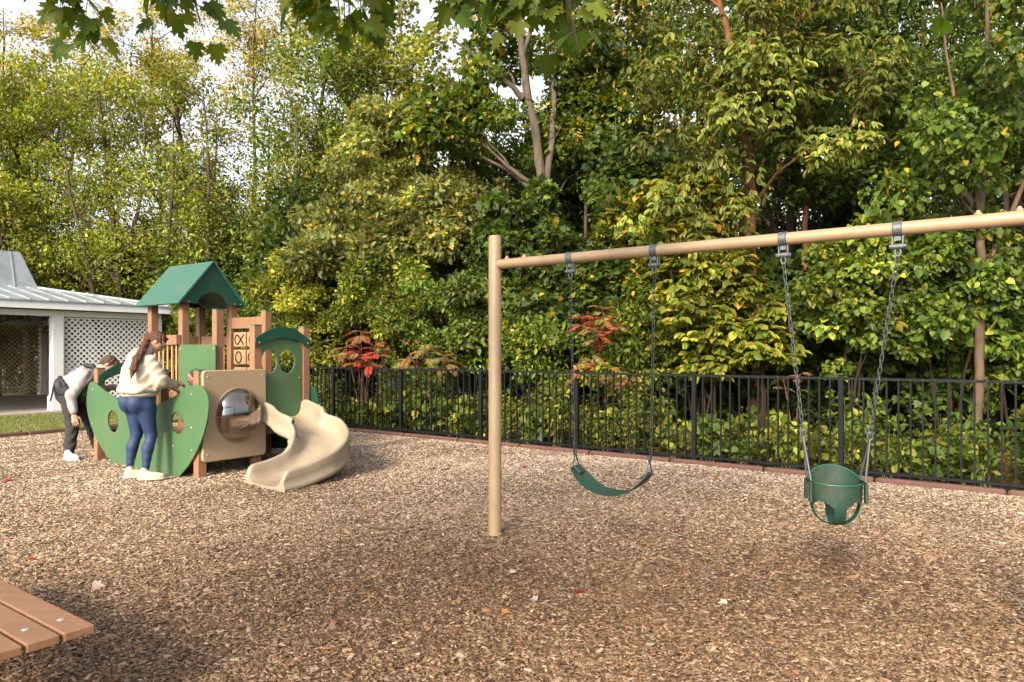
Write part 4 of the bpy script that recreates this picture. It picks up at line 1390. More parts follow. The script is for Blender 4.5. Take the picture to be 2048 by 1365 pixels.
# --- the woman at the boat panel
def woman():
    O = np.array([-4.293, 8.2, float(ground_h(-4.29, 8.2))])
    f = np.array([.537, .841, 0]); r = np.array([.841, -.537, 0])
    fr = (O, f, r)
    root = empty("person", tuple(O), "woman in cream hooded sweatshirt and navy leggings leaning over the green boat panel", "woman")
    look = np.array([.70, .50, -.92])
    hc = (.185, .04, 1.572)
    hp, HP, HR = head_prims(hc, look)
    ln, rn = (-.03, -.13), (.0, .15)
    body = hp + [('c', (.02, 0, 1.36), (.10, .015, 1.50), .062, .052, .03), ('c', (.10, .015, 1.50), (.14, .02, 1.55), .052, .056, .02),
            ('e', (0, 0, 1.25), (.12, .155, .2), np.eye(3), .05), ('e', (0, 0, .95), (.13, .16, .14), np.eye(3), .06),
            ('c', (.03, .17, 1.37), (.115, .23, 1.12), .048, .036, .03), ('c', (.115, .23, 1.12), (.30, .20, 1.085), .036, .026, .02),
            ('c', (.03, -.17, 1.37), (.20, -.20, 1.15), .048, .036, .03), ('c', (.20, -.20, 1.15), (.36, -.10, 1.10), .036, .026, .02),
            ('c', (0, .09, .88), (.10, .10, .5), .085, .05, .04), ('c', (.10, .10, .5), (-.01, .135, .09), .05, .034, .03),
            ('c', (0, -.09, .88), (.03, -.10, .5), .085, .05, .04), ('c', (.03, -.10, .5), (-.045, -.13, .09), .05, .034, .03),
            ('c', (-.01, .135, .09), (.06, .16, .05), .034, .03, .02), ('c', (-.045, -.13, .09), (.02, -.12, .05), .034, .03, .02)]
    g0 = sdf_geo(body, .012)
    h1 = hand((.325, .195, 1.085), (.85, -.15, .05), (.1, -.6, -.75), 1.0, .75, -1)
    h2 = hand((.385, -.08, 1.10), (.9, .1, -.1), (.1, .1, -1), 1.0, .7, 1)
    body_part("body", [g0, h1, h2], fr, M_SKIN, root)
    # leggings
    legs = [('e', (.01, 0, .95), (.15, .17, .13), np.eye(3), .05),
            ('e', (-.085, .085, .885), (.105, .098, .12), np.eye(3), .05), ('e', (-.085, -.085, .885), (.105, .098, .12), np.eye(3), .05),
            ('c', (.01, .095, .84), (.075, .10, .52), .112, .066, .04), ('c', (.085, .10, .50), (.03, .125, .36), .060, .057, .03), ('c', (.02, .125, .36), (-.005, .135, .135), .062, .038, .03),
            ('c', (0, -.095, .84), (.02, -.10, .52), .112, .066, .04), ('c', (.025, -.10, .50), (-.02, -.115, .36), .060, .057, .03), ('c', (-.02, -.115, .36), (-.042, -.13, .135), .062, .038, .03)]
    def nz(P): return .003 * np.sin(P[..., 2] * 70 + P[..., 0] * 25) * np.clip((.32 - P[..., 2]) / .15, 0, 1) + .0015 * np.sin(P[..., 2] * 95 + 12 * P[..., 1]) * np.exp(-((P[..., 2] - .50) / .06) ** 2) + .004 * np.sin(P[..., 2] * 60 + 30 * P[..., 0]) * np.exp(-((P[..., 2] - .78) / .06) ** 2)
    body_part("leggings", [sdf_geo(legs, .012, nz, cut=lambda P: np.maximum(.118 - P[..., 2], P[..., 2] - 1.05))], fr, M_NAVY, root)
    # thigh pocket
    body_part("pocket", [sdf_geo([('e', (.062, .155, .80), (.058, .030, .078), np.eye(3), .01)], .008, pad=.02)], fr, mat("pocket_navy", (0.009, 0.028, 0.085), 0.7), root)
    # sweatshirt
    sw_ = [('e', (.0, 0, 1.17), (.185, .215, .22), np.eye(3), .05), ('e', (.01, 0, 1.32), (.125, .175, .13), np.eye(3), .07), ('e', (-.015, 0, 1.03), (.215, .23, .08), np.eye(3), .04),
           ('c', (.03, .165, 1.36), (.10, .235, 1.14), .072, .084, .04), ('c', (.105, .24, 1.125), (.29, .20, 1.085), .085, .046, .04),
           ('c', (.03, -.165, 1.36), (.18, -.21, 1.16), .072, .070, .04), ('c', (.18, -.21, 1.16), (.34, -.11, 1.10), .075, .046, .04),
           ('c', (.01, 0, 1.42), (.07, .01, 1.475), .085, .072, .04),
           ('e', (-.065, 0, 1.385), (.06, .10, .065), np.eye(3), .03)]
    def nf(P):
        x, y, z = P[..., 0], P[..., 1], P[..., 2]
        return .005 * np.sin(z * 30 + 9 * y + 6 * np.sin(x * 7)) * np.sin(x * 6 + y * 8 + 1) - .011 * np.abs(np.sin(z * 23 - 14 * x + 5 * np.sin(y * 9))) ** 3 + .004 * np.sin(90 * z + 20 * x) * np.clip((1.10 - z) / .1, 0, 1) * (np.abs(y) < .24)
    body_part("sweatshirt", [sdf_geo(sw_, .012, nf, cut=lambda P: np.maximum(.965 - P[..., 2], s_ell(P, (.10, .015, 1.53), (.06, .06, .05)) * -1))], fr, M_CREAM, root)
    # hem and cuff bands
    body_part("hem_band", [sdf_geo([('e', (-.005, 0, .985), (.195, .212, .075), np.eye(3), .03)], .012, cut=lambda P: np.maximum(.945 - P[..., 2], P[..., 2] - 1.0))], fr, M_CREAM, root)
    body_part("sleeve_cuff", [sdf_geo([('c', (.275, .203, 1.088), (.315, .196, 1.085), .043, .040, .01)], .008, pad=.02)], fr, M_CREAM, root)
    for y0 in (.05, .13):
        pts = [(.02, y0, 1.43), (-.10, y0 + .03, 1.40), (-.17, y0 + .05, 1.30), (-.205, y0 + .04, 1.20)]
        P = catmull([O + f * a + r * b + Z3 * (c) for a, b, c in pts], 5, False)
        MB().tube(P, .004, 6).build("drawstring", M_CREAM, root, smooth=True)
    # hair
    hair = [('e', HP(-.026, 0, .030), (.102, .086, .100), HR, .02), ('e', HP(-.075, 0, -.01), (.052, .062, .07), HR, .03),
            ('c', HP(-.085, 0, .0), HP(-.115, .01, -.025), .034, .030, .03),
            ('c', (.03, .07, 1.55), (-.04, .12, 1.475), .032, .038, .03), ('c', (-.04, .12, 1.475), (-.12, .15, 1.38), .036, .040, .03), ('c', (-.12, .15, 1.38), (-.175, .18, 1.27), .040, .034, .03),
            ('c', (-.175, .18, 1.27), (-.20, .185, 1.17), .034, .008, .03)]
    hair.insert(3, ('c', HP(-.115, .01, -.025), (.03, .07, 1.55), .030, .032, .03))
    def nh(P): return .0045 * np.sin(P[..., 0] * 120 + P[..., 1] * 190 + P[..., 2] * 22) + .002 * np.sin(P[..., 1] * 260 + P[..., 0] * 60)
    fcut = lambda P: np.where(P[..., 2] > 1.50, ((P - np.array(HP(.048, 0, 0), np.float32)) @ (HR[:, 0] * .93 - HR[:, 2] * .42).astype(np.float32)), -1.0)
    body_part("hair", [sdf_geo(hair, .009, nh, cut=fcut)], fr, M_HAIR, root)
    # sunglasses on top of the head
    for sg in (-1, 1):
        c = np.array(HP(.045, .034 * sg, .108)); 
        body_part("sunglass_lens", [sdf_geo([('e', c, (.018, .026, .012), HR, .01)], .005, pad=.01)], fr, M_BLACK, root)
    MB().tube([O + f * p[0] + r * p[1] + Z3 * p[2] for p in (HP(.05, .065, .10), HP(-.01, .088, .055), HP(-.05, .085, .03))], .004, 6).build("sunglass_arm", M_BLACK, root, smooth=True)
    for sg in (-1, 1):
        c = np.array(HP(.078, .031 * sg, .006))
        body_part("eye", [sdf_geo([('e', c, (.012, .013, .008), HR, .01)], .004, pad=.008)], fr, M_EYE, root)
    body_part("eyebrows", [sdf_geo([('c', HP(.089, .018, .034), HP(.080, .044, .034), .004, .003, .003), ('c', HP(.089, -.018, .034), HP(.080, -.044, .034), .004, .003, .003)], .004, pad=.008)], fr, M_HAIR, root)
    s1 = shoe((-.075, .10, 0.0), (.70, .72), "shoe", root, fr, M_SHOE, M_SOLE)
    s2 = shoe((-.10, -.15, 0.0), (.85, .53), "shoe", root, fr, M_SHOE, M_SOLE)
    body_part("shoe_trim", [sdf_geo([('c', (-.065, .11, .10), (-.055, .12, .115), .014, .010, .005), ('c', (.02, .215, .085), (-.005, .235, .06), .007, .007, .003)], .005, pad=.01)], fr, M_ORANGE, root)
    body_part("shoe_trim", [sdf_geo([('c', (-.09, -.14, .10), (-.08, -.13, .115), .014, .010, .005)], .005, pad=.01)], fr, M_ORANGE, root)


woman()


def man():
    O = np.array([-6.07, 9.79, float(ground_h(-6.07, 9.79))])
    f = np.array([.85, .527, 0]); r = np.array([.527, -.85, 0])
    fr = (O, f, r)
    root = empty("person", tuple(O), "man in grey sweatshirt and black baby carrier bending down beside the boat's bow post", "man")
    hc = (.45, .02, 1.285)
    look = np.array([.55, .12, -.80])
    c = np.array(hc); F_ = look / np.linalg.norm(look)
    hp, HP, HR = head_prims(hc, look, 1.02)
    body = hp + [('c', (.26, 0, 1.17), (.36, 0, 1.235), .068, .06, .03), ('c', (.36, 0, 1.235), (.42, .01, 1.28), .058, .06, .02),
                 ('c', (-.03, 0, .95), (.20, 0, 1.10), .13, .14, .06),
                 ('c', (.16, .17, 1.12), (.0, .25, .87), .052, .040, .03), ('c', (.0, .25, .87), (.03, .27, .64), .040, .028, .02),
                 ('c', (.16, -.17, 1.12), (.32, -.22, .92), .052, .040, .03), ('c', (.32, -.22, .92), (.54, -.16, .96), .040, .028, .02),
                 ('c', (-.03, .09, .90), (.02, .10, .48), .085, .052, .04), ('c', (.02, .10, .48), (-.02, .10, .09), .05, .036, .03),
                 ('c', (-.03, -.09, .90), (.22, -.16, .50), .085, .052, .04), ('c', (.22, -.16, .50), (.33, -.22, .09), .05, .036, .03)]
    g0 = sdf_geo(body, .012)
    h1 = hand((.035, .27, .62), (.16, .05, -1), (.2, -1, 0), 1.08, .45, -1)
    h2 = hand((.565, -.155, .965), (1, .1, .1), (0, 0, -1), 1.08, .5, 1)
    body_part("body", [g0, h1, h2], fr, M_SKIN, root)
    def nf(P):
        x, y, z = P[..., 0], P[..., 1], P[..., 2]
        return .008 * np.sin(z * 36 + 9 * y + 5 * np.sin(x * 12)) * np.sin(x * 14 + y * 15 + 1)
    sh = [('c', (-.02, 0, .98), (.20, 0, 1.10), .165, .172, .06), ('c', (.14, .12, 1.12), (.14, -.12, 1.12), .12, .12, .06),
          ('c', (.15, .17, 1.12), (.0, .25, .88), .088, .070, .05), ('c', (.0, .25, .88), (.03, .27, .67), .068, .048, .03),
          ('c', (.15, -.17, 1.12), (.32, -.22, .93), .085, .065, .05), ('c', (.32, -.22, .93), (.52, -.16, .96), .062, .045, .03),
          ('c', (.24, 0, 1.15), (.34, 0, 1.21), .09, .075, .04)]
    body_part("sweatshirt", [sdf_geo(sh, .012, nf)], fr, M_GREYSH, root)
    js = [('e', (-.05, 0, .90), (.145, .165, .15), np.eye(3), .05),
          ('c', (-.03, .09, .86), (.02, .10, .48), .112, .082, .04), ('c', (.02, .10, .48), (-.02, .10, .12), .082, .072, .03),
          ('c', (-.03, -.09, .86), (.22, -.16, .50), .112, .082, .04), ('c', (.22, -.16, .50), (.33, -.22, .12), .082, .072, .03)]
    def nj(P): return .008 * np.sin(P[..., 2] * 55 + 8 * np.sin(P[..., 0] * 20 + P[..., 1] * 9)) * np.clip((.7 - P[..., 2]) / .5, 0.2, 1)
    body_part("jeans", [sdf_geo(js, .012, nj, cut=lambda P: .09 - P[..., 2])], fr, M_JEANS, root)
    # black carrier: padded belt, shoulder straps, front pouch
    rot = np.array([[.878, 0, -.479], [0, 1, 0], [.479, 0, .878]])
    bel = [('e', (-.015, 0, .975), (.20, .195, .075), np.array([[.479, 0, .878], [0, 1, 0], [-.878, 0, .479]])[:, [0, 1, 2]], .02)]
    belt_ = []
    for k in range(16):
        a0, a1 = 2 * math.pi * k / 16, 2 * math.pi * (k + 1) / 16
        ax = np.array([.48, 0, -.878]); c0 = np.array([-.045, 0, .965])
        belt_.append(('c', c0 + ax * .172 * math.cos(a0) + np.array([0, 1, 0]) * .175 * math.sin(a0), c0 + ax * .172 * math.cos(a1) + np.array([0, 1, 0]) * .175 * math.sin(a1), .026, .026, .02))
    body_part("carrier_belt", [sdf_geo(belt_, .011)], fr, M_VEST, root)
    body_part("carrier_pouch", [sdf_geo([('e', (.16, .06, .90), (.115, .155, .15), np.eye(3), .04), ('e', (.24, .02, .86), (.10, .13, .13), np.eye(3), .05)], .012, lambda P: .006 * np.sin(P[..., 2] * 50 + P[..., 0] * 30))], fr, M_VEST, root)
    for sg in (1, -1):
        st = []
        pts = [(.17, .10 * sg, 1.285), (.26, .13 * sg, 1.265), (.32, .15 * sg, 1.16), (.31, .155 * sg, 1.05), (.27, .15 * sg, .95)]
        for a, b in zip(pts[:-1], pts[1:]): st.append(('c', a, b, .030, .030, .02))
        body_part("carrier_strap", [sdf_geo(st, .011)], fr, M_VEST, root)
    body_part("lumbar_pad", [sdf_geo([('e', (-.135, .05, 1.0), (.075, .14, .12), np.eye(3), .04), ('e', (-.06, .10, .93), (.10, .11, .10), np.eye(3), .05)], .011)], fr, M_VEST, root)
    P = catmull([O + f * a + r * b + Z3 * c_ for a, b, c_ in [(-.16, .12, 1.06), (-.20, .15, 1.0), (-.215, .15, .90), (-.235, .15, .80)]], 5, False)
    MB().tube(P, 0.013, 8).build("strap_tail", M_VEST, root, smooth=True)
    hair = [('e', HP(-.028, 0, .030), (.104, .088, .104), HR, .02), ('e', HP(-.06, 0, -.01), (.055, .07, .075), HR, .03), ('e', HP(.035, 0, .095), (.055, .060, .035), HR, .02)]
    def nh(P): return .006 * np.sin(P[..., 0] * 90 + 3 * np.sin(P[..., 1] * 60)) * np.sin(P[..., 1] * 100 + P[..., 2] * 70)
    fcut = lambda P: ((P - np.array(HP(.052, 0, 0), np.float32)) @ (HR[:, 0] * .93 - HR[:, 2] * .42).astype(np.float32))
    body_part("hair", [sdf_geo(hair, .009, nh, cut=fcut)], fr, M_HAIRD, root)
    for sg in (-1, 1):
        body_part("eye", [sdf_geo([('e', np.array(HP(.079, .031 * sg, .006)), (.012, .013, .008), HR, .01)], .004, pad=.008)], fr, M_EYE, root)
    shoe((-.07, .10, 0), (.55, .84), "shoe", root, fr, M_WSHOE, M_WSHOE)
    shoe((.28, -.24, 0), (.9, .3), "shoe", root, fr, M_WSHOE, M_WSHOE)
    P = catmull([O + f * a + r * b + Z3 * c_ for a, b, c_ in [(-.03, .17, .10), (.03, .20, .095), (.045, .15, .10)]], 4, False)


man()


def child():
    O = np.array(W(.50, .24, .455)); 
    f = -E2; r = np.cross(f, Z3)
    fr = (O, f, r)
    root = empty("person", tuple(O), "small child with brown hair standing inside the boat holding its rim, mostly hidden", "child")
    hc = (.02, 0, .715)
    look = np.array([1, .35, -.25]); hp, HP, HR = head_prims(hc, look, .80)
    body = hp + [('c', (0, 0, .52), (.01, 0, .63), .05, .04, .03), ('e', (0, 0, .44), (.075, .095, .14), np.eye(3), .04), ('c', (0, .085, .54), (.08, .13, .50), .03, .025, .02),
                 ('c', (.08, .13, .50), (.20, .10, .575), .025, .018, .02), ('c', (0, -.085, .54), (.06, -.12, .44), .03, .025, .02), ('c', (.06, -.12, .44), (.16, -.08, .50), .025, .018, .02),
                 ('c', (0, .05, .32), (.01, .06, .04), .05, .03, .03), ('c', (0, -.05, .32), (.01, -.06, .04), .05, .03, .03),
                 ('c', (.01, .06, .03), (.07, .065, .025), .028, .022, .02), ('c', (.01, -.06, .03), (.07, -.065, .025), .028, .022, .02)]
    g0 = sdf_geo(body, .010)
    h1 = hand((.215, .10, .585), (1, 0, .1), (0, 0, -1), .55, .9, 1)
    body_part("body", [g0, h1], fr, M_SKIN, root)
    sh = [('e', (0, 0, .43), (.095, .112, .15), np.eye(3), .04), ('c', (0, .085, .54), (.075, .125, .50), .045, .038, .03), ('c', (0, -.085, .54), (.055, -.115, .45), .045, .038, .03), ('e', (0, 0, .53), (.07, .10, .05), np.eye(3), .03)]
    body_part("shirt", [sdf_geo(sh, .010)], fr, mat("white_shirt", (.6, .58, .55), .9), root)
    tr = [('e', (0, 0, .30), (.085, .10, .08), np.eye(3), .03), ('c', (0, .05, .30), (.01, .06, .08), .06, .042, .03), ('c', (0, -.05, .30), (.01, -.06, .08), .06, .042, .03)]
    body_part("trousers", [sdf_geo(tr, .010)], fr, M_JEANS, root)
    hair = [('e', HP(-.03, 0, .028), (.098 * .86, .084 * .86, .10 * .86), HR, .02), ('e', HP(-.05, 0, -.01), (.055 * .85, .07 * .85, .07 * .85), HR, .03)]
    fcut = lambda P: ((P - np.array(HP(.045, 0, 0), np.float32)) @ (HR[:, 0] * .93 - HR[:, 2] * .42).astype(np.float32))
    body_part("hair", [sdf_geo(hair, .008, cut=fcut)], fr, M_HAIRD, root)


child()
# ------------------------------------------------------------------ vegetation
def mirror(half):
    """half outline (x>=0) from base to tip -> two ngons sharing the midrib"""
    n = len(half)
    V = [(x, y, z) for x, y, z in half] + [(-x, y, z) for x, y, z in half[1:-1]]
    A = tuple(range(n))
    B = tuple([0] + [n + i for i in range(n - 2)] + [n - 1])[::-1]
    return V, [A, B]


LEAF_OVAL = mirror([(0, 0, 0), (.24, .28, .06), (.27, .55, .07), (.15, .82, .03), (0, 1, -.06)])
LEAF_HEART = mirror([(0, .08, 0), (.20, 0, .05), (.42, .18, .08), (.43, .46, .08), (.24, .76, .03), (0, 1, -.08)])
LEAF_LONG = mirror([(0, 0, 0), (.14, .25, .04), (.19, .55, .05), (.12, .82, 0), (0, 1, -.10)])
LEAF_MAPLE = mirror([(0, 0, 0), (.30, .02, .05), (.52, .20, .07), (.36, .34, .05), (.46, .66, .06), (.20, .60, .02), (0, 1, -.07)])
LEAF_OAK = mirror([(0, 0, 0), (.10, .2, .02), (.32, .26, .05), (.12, .42, .02), (.36, .58, .05), (.12, .68, .0), (.20, .86, .02), (0, 1, -.05)])
LEAF_SMALL = mirror([(0, 0, 0), (.27, .35, .06), (.22, .72, .04), (0, 1, -.05)])
# a detailed lobed and toothed leaf for the branch over the camera
LEAF_NEAR = mirror([(0, 0, 0), (.10, -.03, .02), (.26, -.08, .03), (.30, .01, .04), (.44, .02, .05), (.37, .13, .04), (.58, .30, .04), (.47, .33, .04), (.50, .44, .03), (.36, .41, .04), (.27, .37, .04), (.31, .52, .03),
                    (.42, .60, .0), (.33, .66, .0), (.33, .80, -.03), (.21, .72, -.02), (.13, .66, -.02), (.15, .84, -.05), (.06, .90, -.07), (0, 1.06, -.12)])

PAL = {
    'green': [(.075, .135, .025), (.10, .165, .03), (.055, .10, .022), (.14, .19, .035)],
    'deep': [(.04, .082, .02), (.055, .10, .022), (.075, .12, .028), (.11, .15, .03)],
    'olive': [(.15, .175, .035), (.11, .14, .03), (.20, .20, .04), (.24, .20, .05)],
    'gold': [(.24, .24, .045), (.30, .27, .05), (.18, .20, .04), (.36, .29, .055)],
    'lime': [(.19, .25, .04), (.24, .28, .05), (.14, .20, .035), (.32, .31, .055)],
    'pale': [(.17, .22, .09), (.22, .26, .11), (.12, .17, .05), (.27, .28, .09)],
    'yellow': [(.42, .34, .05), (.30, .30, .05), (.22, .25, .045), (.48, .33, .05)],
    'ash': [(.14, .20, .055), (.10, .155, .04), (.18, .225, .06), (.25, .25, .055)],
    'rust': [(.25, .10, .03), (.18, .12, .03), (.12, .11, .03)],
    'sumac': [(.42, .045, .035), (.28, .11, .05), (.22, .13, .05), (.40, .045, .035), (.20, .15, .05)],
    'fern': [(.20, .19, .05), (.17, .18, .05), (.30, .13, .045)],
}


PK = {'green': .88, 'deep': .82, 'ash': .80, 'lime': .80, 'olive': .95, 'gold': 1.15, 'pale': .82, 'yellow': 1.05, 'sumac': 1.0, 'fern': .8, 'rust': .8}  # gold is raised: backlight through those crowns put into the leaf colour


def leafcols(rng, pal, N, accent=None, afrac=0.0):
    P = np.array(PAL[pal]); idx = rng.integers(0, len(P), N)
    c = P[idx] * rng.uniform(0.75, 1.25, (N, 1)) * rng.uniform(.94, 1.06, (N, 3))
    if accent:
        m = rng.random(N) < afrac
        A = np.array(PAL[accent]); c[m] = A[rng.integers(0, len(A), m.sum())] * rng.uniform(.8, 1.2, (m.sum(), 1))
    return (c * np.array([.93, .87, .66]) * PK.get(pal, .8) * (np.array([.90, 1.04, .95]) if pal == 'olive' else 1)).clip(.01, .7)


def unit(v):
    return v / (np.linalg.norm(v, axis=-1, keepdims=True) + 1e-9)


def leaf_frames(rng, out, droop, flat=0.6):
    N = len(out)
    Y = unit(out * .8 + rng.normal(0, .55, (N, 3)) + np.array([0, 0, -droop]))
    up = np.array([0, 0, 1.0]) * flat + rng.normal(0, .45, (N, 3)) + out * (.35)
    Z = unit(up - Y * (up * Y).sum(1)[:, None])
    X = np.cross(Y, Z)
    return X, Y, Z


def crown_mesh(rng, clusters, crad, n_leaf, shape, size, pal, droop=.25, flatz=.72, accent=None, afrac=0., svar=.25, cname="crown", parent=None, origin=(0, 0, 0), colvar=.28, whorl=0):
    C = np.asarray(clusters); K = len(C)
    cr = np.broadcast_to(crad, (K,))
    w = cr ** 2; k = rng.choice(K, n_leaf, p=w / w.sum())
    o = rng.normal(0, 1, (n_leaf, 3)); o /= np.linalg.norm(o, axis=1)[:, None]
    o *= rng.uniform(.25, 1, (n_leaf, 1)) ** .5
    P = C[k] + o * cr[k][:, None] * np.array([1, 1, flatz])
    P[:, 2] -= .25 * cr[k] * (o[:, 0] ** 2 + o[:, 1] ** 2)
    if whorl:
        # compound leaves: groups of `whorl` leaflets share a stalk point
        n = n_leaf // whorl
        P = np.repeat(P[:n], whorl, 0); o = np.repeat(o[:n], whorl, 0); k = np.repeat(k[:n], whorl)
        base_yaw = np.arctan2(o[:, 1], o[:, 0]) + np.tile(np.linspace(-1.25, 1.25, whorl), n) + rng.normal(0, .1, n * whorl)
        el = np.repeat(rng.normal(-.25 - droop * .5, .3, n), whorl)
        Y = np.stack([np.cos(base_yaw) * np.cos(el), np.sin(base_yaw) * np.cos(el), np.sin(el)], 1)
        up = np.array([0, 0, 1.0]) + np.repeat(rng.normal(0, .35, (n, 3)), whorl, 0) + rng.normal(0, .12, (n * whorl, 3)) + o * .3
        Z = unit(up - Y * (up * Y).sum(1)[:, None]); X = np.cross(Y, Z)
        n_leaf = n * whorl
    else:
        X, Y, Z = leaf_frames(rng, o, droop)
    S = size * np.exp(rng.normal(0, svar, n_leaf)).clip(.45, 1.8)
    shade = np.exp(rng.normal(0, colvar, K))[k][:, None]
    cols = leafcols(rng, pal, n_leaf, accent, afrac) * shade
    T, F = shape
    S3 = np.stack([S * rng.uniform(.85, 1.1, n_leaf), S, S * rng.uniform(.4, 1.9, n_leaf)], 1)
    return templated(cname, T, F, P, X, Y, Z, S3, cols.clip(.01, .7), M_LEAF, parent=parent, offset=origin)


def bez(a, b, c, n):
    t = np.linspace(0, 1, n)[:, None]
    return (1 - t) ** 2 * a + 2 * t * (1 - t) * b + t * t * c


def wood(rng, trunks, clusters, n_limb, origin, bark, parent, r_limb=.045, twigs=True, droop=.0, low=0.25, bare=None):
    """trunks: list of (pts, radii). Each cluster is joined to a limb; limbs join the nearest trunk"""
    mb = MB()
    for pts, rad in trunks:
        P = catmull(pts, 5, False); R = np.interp(np.linspace(0, 1, len(P)), np.linspace(0, 1, len(rad)), rad)
        P[1:-1] += rng.normal(0, .012, (len(P) - 2, 3))
        R = R * (1 + .06 * np.sin(np.arange(len(P)) * 2.1))
        R[0] *= 1.25
        mb.tube(P, R, 10)
    TP = np.concatenate([catmull(p, 8, False) for p, _ in trunks])
    TR = np.concatenate([np.interp(np.linspace(0, 1, len(catmull(p, 8, False))), np.linspace(0, 1, len(r)), r) for p, r in trunks])
    ztop = TP[:, 2].max(); zlo = TP[:, 2].min() + (ztop - TP[:, 2].min()) * low
    C = np.asarray(clusters)
    order = rng.permutation(len(C)); main = order[:n_limb]; rest = order[n_limb:]
    nodes = []; nr = []
    for i in main:
        c = C[i]
        zt = np.clip(c[2] - .45 * np.hypot(*(c[:2] - TP[0, :2])) - rng.uniform(0, .5), zlo, ztop)
        j = np.argmin(np.abs(TP[:, 2] - zt) + .3 * np.linalg.norm(TP[:, :2] - c[:2], axis=1))
        a = TP[j]; d = c - a; L = np.linalg.norm(d)
        m = a + d * .5 + np.array([0, 0, .10 * L]) + rng.normal(0, .06 * L, 3)
        P = bez(a, m, c, 9); P[1:] += rng.normal(0, .012 * L, (8, 3))
        r0 = min(TR[j] * .6, .014 + .013 * L)
        R = np.linspace(r0, .006, 9)
        mb.tube(P, R, 6)
        nodes.append(P[2:]); nr.append(R[2:])
    ND = np.concatenate(nodes) if nodes else TP; NR = np.concatenate(nr) if nr else TR
    if twigs:
        for i in rest:
            c = C[i]
            d2 = np.linalg.norm(ND - c, axis=1) + .7 * np.clip(ND[:, 2] - c[2] + .1, 0, 9)
            j = np.argmin(d2); a = ND[j]; d = c - a; L = np.linalg.norm(d)
            P = bez(a, a + d * .5 + np.array([0, 0, .12 * L]) + rng.normal(0, .05 * L, 3), c, 5)
            mb.tube(P, np.linspace(min(NR[j] * .8, .012), .004, 5), 4)
    o = mb.build("trunk", bark, parent, smooth=True)
    return o


def ell_clusters(rng, c, r, n, shell=.55, zsquash=None, lumps=0.0):
    P = rng.normal(0, 1, (n, 3)); P /= np.linalg.norm(P, axis=1)[:, None]
    P *= (rng.uniform(0, 1, (n, 1)) ** shell)
    P = P * np.asarray(r) + np.asarray(c)
    return P


def px(x_, Y, z=0.0):
    """ground position from a bearing (pixel column in the full photograph) and a distance"""
    return np.array([(x_ - 1024) / 1423 * Y, Y, z])


def tree(name, label, cat, base, trunks, crowns, n_limb, leaf, size, pal, nleaf, crad, seed, group, bark=M_BARK, **kw):
    """trunks relative to base; crowns: list of (centre rel. to base, radii, n clusters)"""
    rng = np.random.default_rng(seed)
    base = np.asarray(base, float)
    root = empty(name, tuple(base), label, cat, group)
    tk = [(np.asarray(p, float) + base, r) for p, r in trunks]
    cl = np.concatenate([ell_clusters(rng, np.asarray(c) + base, r, n) for c, r, n in crowns])
    cl[:, 2] = np.maximum(cl[:, 2], .25)
    wk = {k: kw.pop(k) for k in ('low', 'twigs') if k in kw}
    wood(rng, tk, cl, n_limb, base, bark, root, **wk)
    extra = kw.pop('extra', None)
    size *= .86
    o = crown_mesh(rng, cl, rng.uniform(.6, 1.3, len(cl)) * crad, int(nleaf * 1.75), leaf, size, pal, parent=root, origin=base, **kw)
    return root


def copy_thing(root, loc, rz, sc_, label, group):
    r = root.copy(); COL.objects.link(r)
    r.location = loc; r.rotation_euler = (0, 0, rz); r.scale = (sc_[0], sc_[0], sc_[1])
    r['label'] = label; r['group'] = group
    for ch in list(root.children):
        c = ch.copy(); COL.objects.link(c); c.parent = r
    return r


GT = "trees of the wood behind the fence"
# ---- near trees and big ones, each standing where its stem stands
# slim redbud stem near the end of the swing beam
tree("redbud_tree", "slim redbud with one pale straight stem and large heart-shaped leaves above the swing beam", "tree", px(1957, 9.9),
     [([(0, 0, -.1), (.01, 0, 1.2), (.05, .02, 2.4), (.05, .02, 3.4), (.10, .05, 4.5), (.16, .05, 6.0), (.2, .1, 7.6)], [.068, .062, .058, .05, .042, .03, .015]),
      ([(.05, .02, 3.3), (-.25, -.2, 4.1), (-.55, -.3, 5.0), (-.7, -.3, 6.2)], [.035, .03, .022, .01]),
      ([(.06, .02, 2.5), (.45, .1, 3.3), (.9, .1, 4.3), (1.2, .1, 5.6)], [.04, .034, .026, .012])],
     [((.1, -.2, 5.2), (1.5, 1.0, 1.9), 26), ((-.9, -.4, 4.0), (.7, .5, .7), 8), ((.3, .2, 7.4), (1.5, 1.2, 1.0), 14)], 14, LEAF_HEART, .10, 'green', 3300, .36, 101, GT, bark=M_BARK_PALE, droop=.8, accent='yellow', afrac=.05)
# rough-barked tall hickory
tree("hickory_tree", "tall rough-barked hickory standing behind the middle of the swing beam", "tree", px(1505, 12.2),
     [([(0, 0, -.1), (.03, 0, 1.5), (-.04, 0, 3.2), (-.06, 0, 4.6), (-.10, 0, 6.0), (.06, 0, 7.6), (.2, 0, 10)], [.135, .12, .11, .105, .095, .07, .03]),
      ([(-.09, 0, 5.4), (-.35, 0, 6.5), (-.6, .1, 8.0), (-.7, .1, 9.6)], [.06, .055, .045, .02]), ([(-.05, 0, 5.7), (.3, .1, 6.8), (.6, .1, 8.6)], [.05, .04, .015])],
     [((-.3, -1.0, 5.6), (2.3, 1.1, 1.5), 50), ((-1.2, -.9, 4.0), (1.3, .8, .9), 22), ((1.0, -.6, 6.6), (1.9, 1.2, 1.3), 28), ((0, 0, 8.6), (2.6, 2, 1.6), 28)], 26, LEAF_LONG, .135, 'ash', 12500, .42, 102, GT, bark=M_BARK_SUN, droop=1.1, accent='rust', afrac=.015, whorl=5)
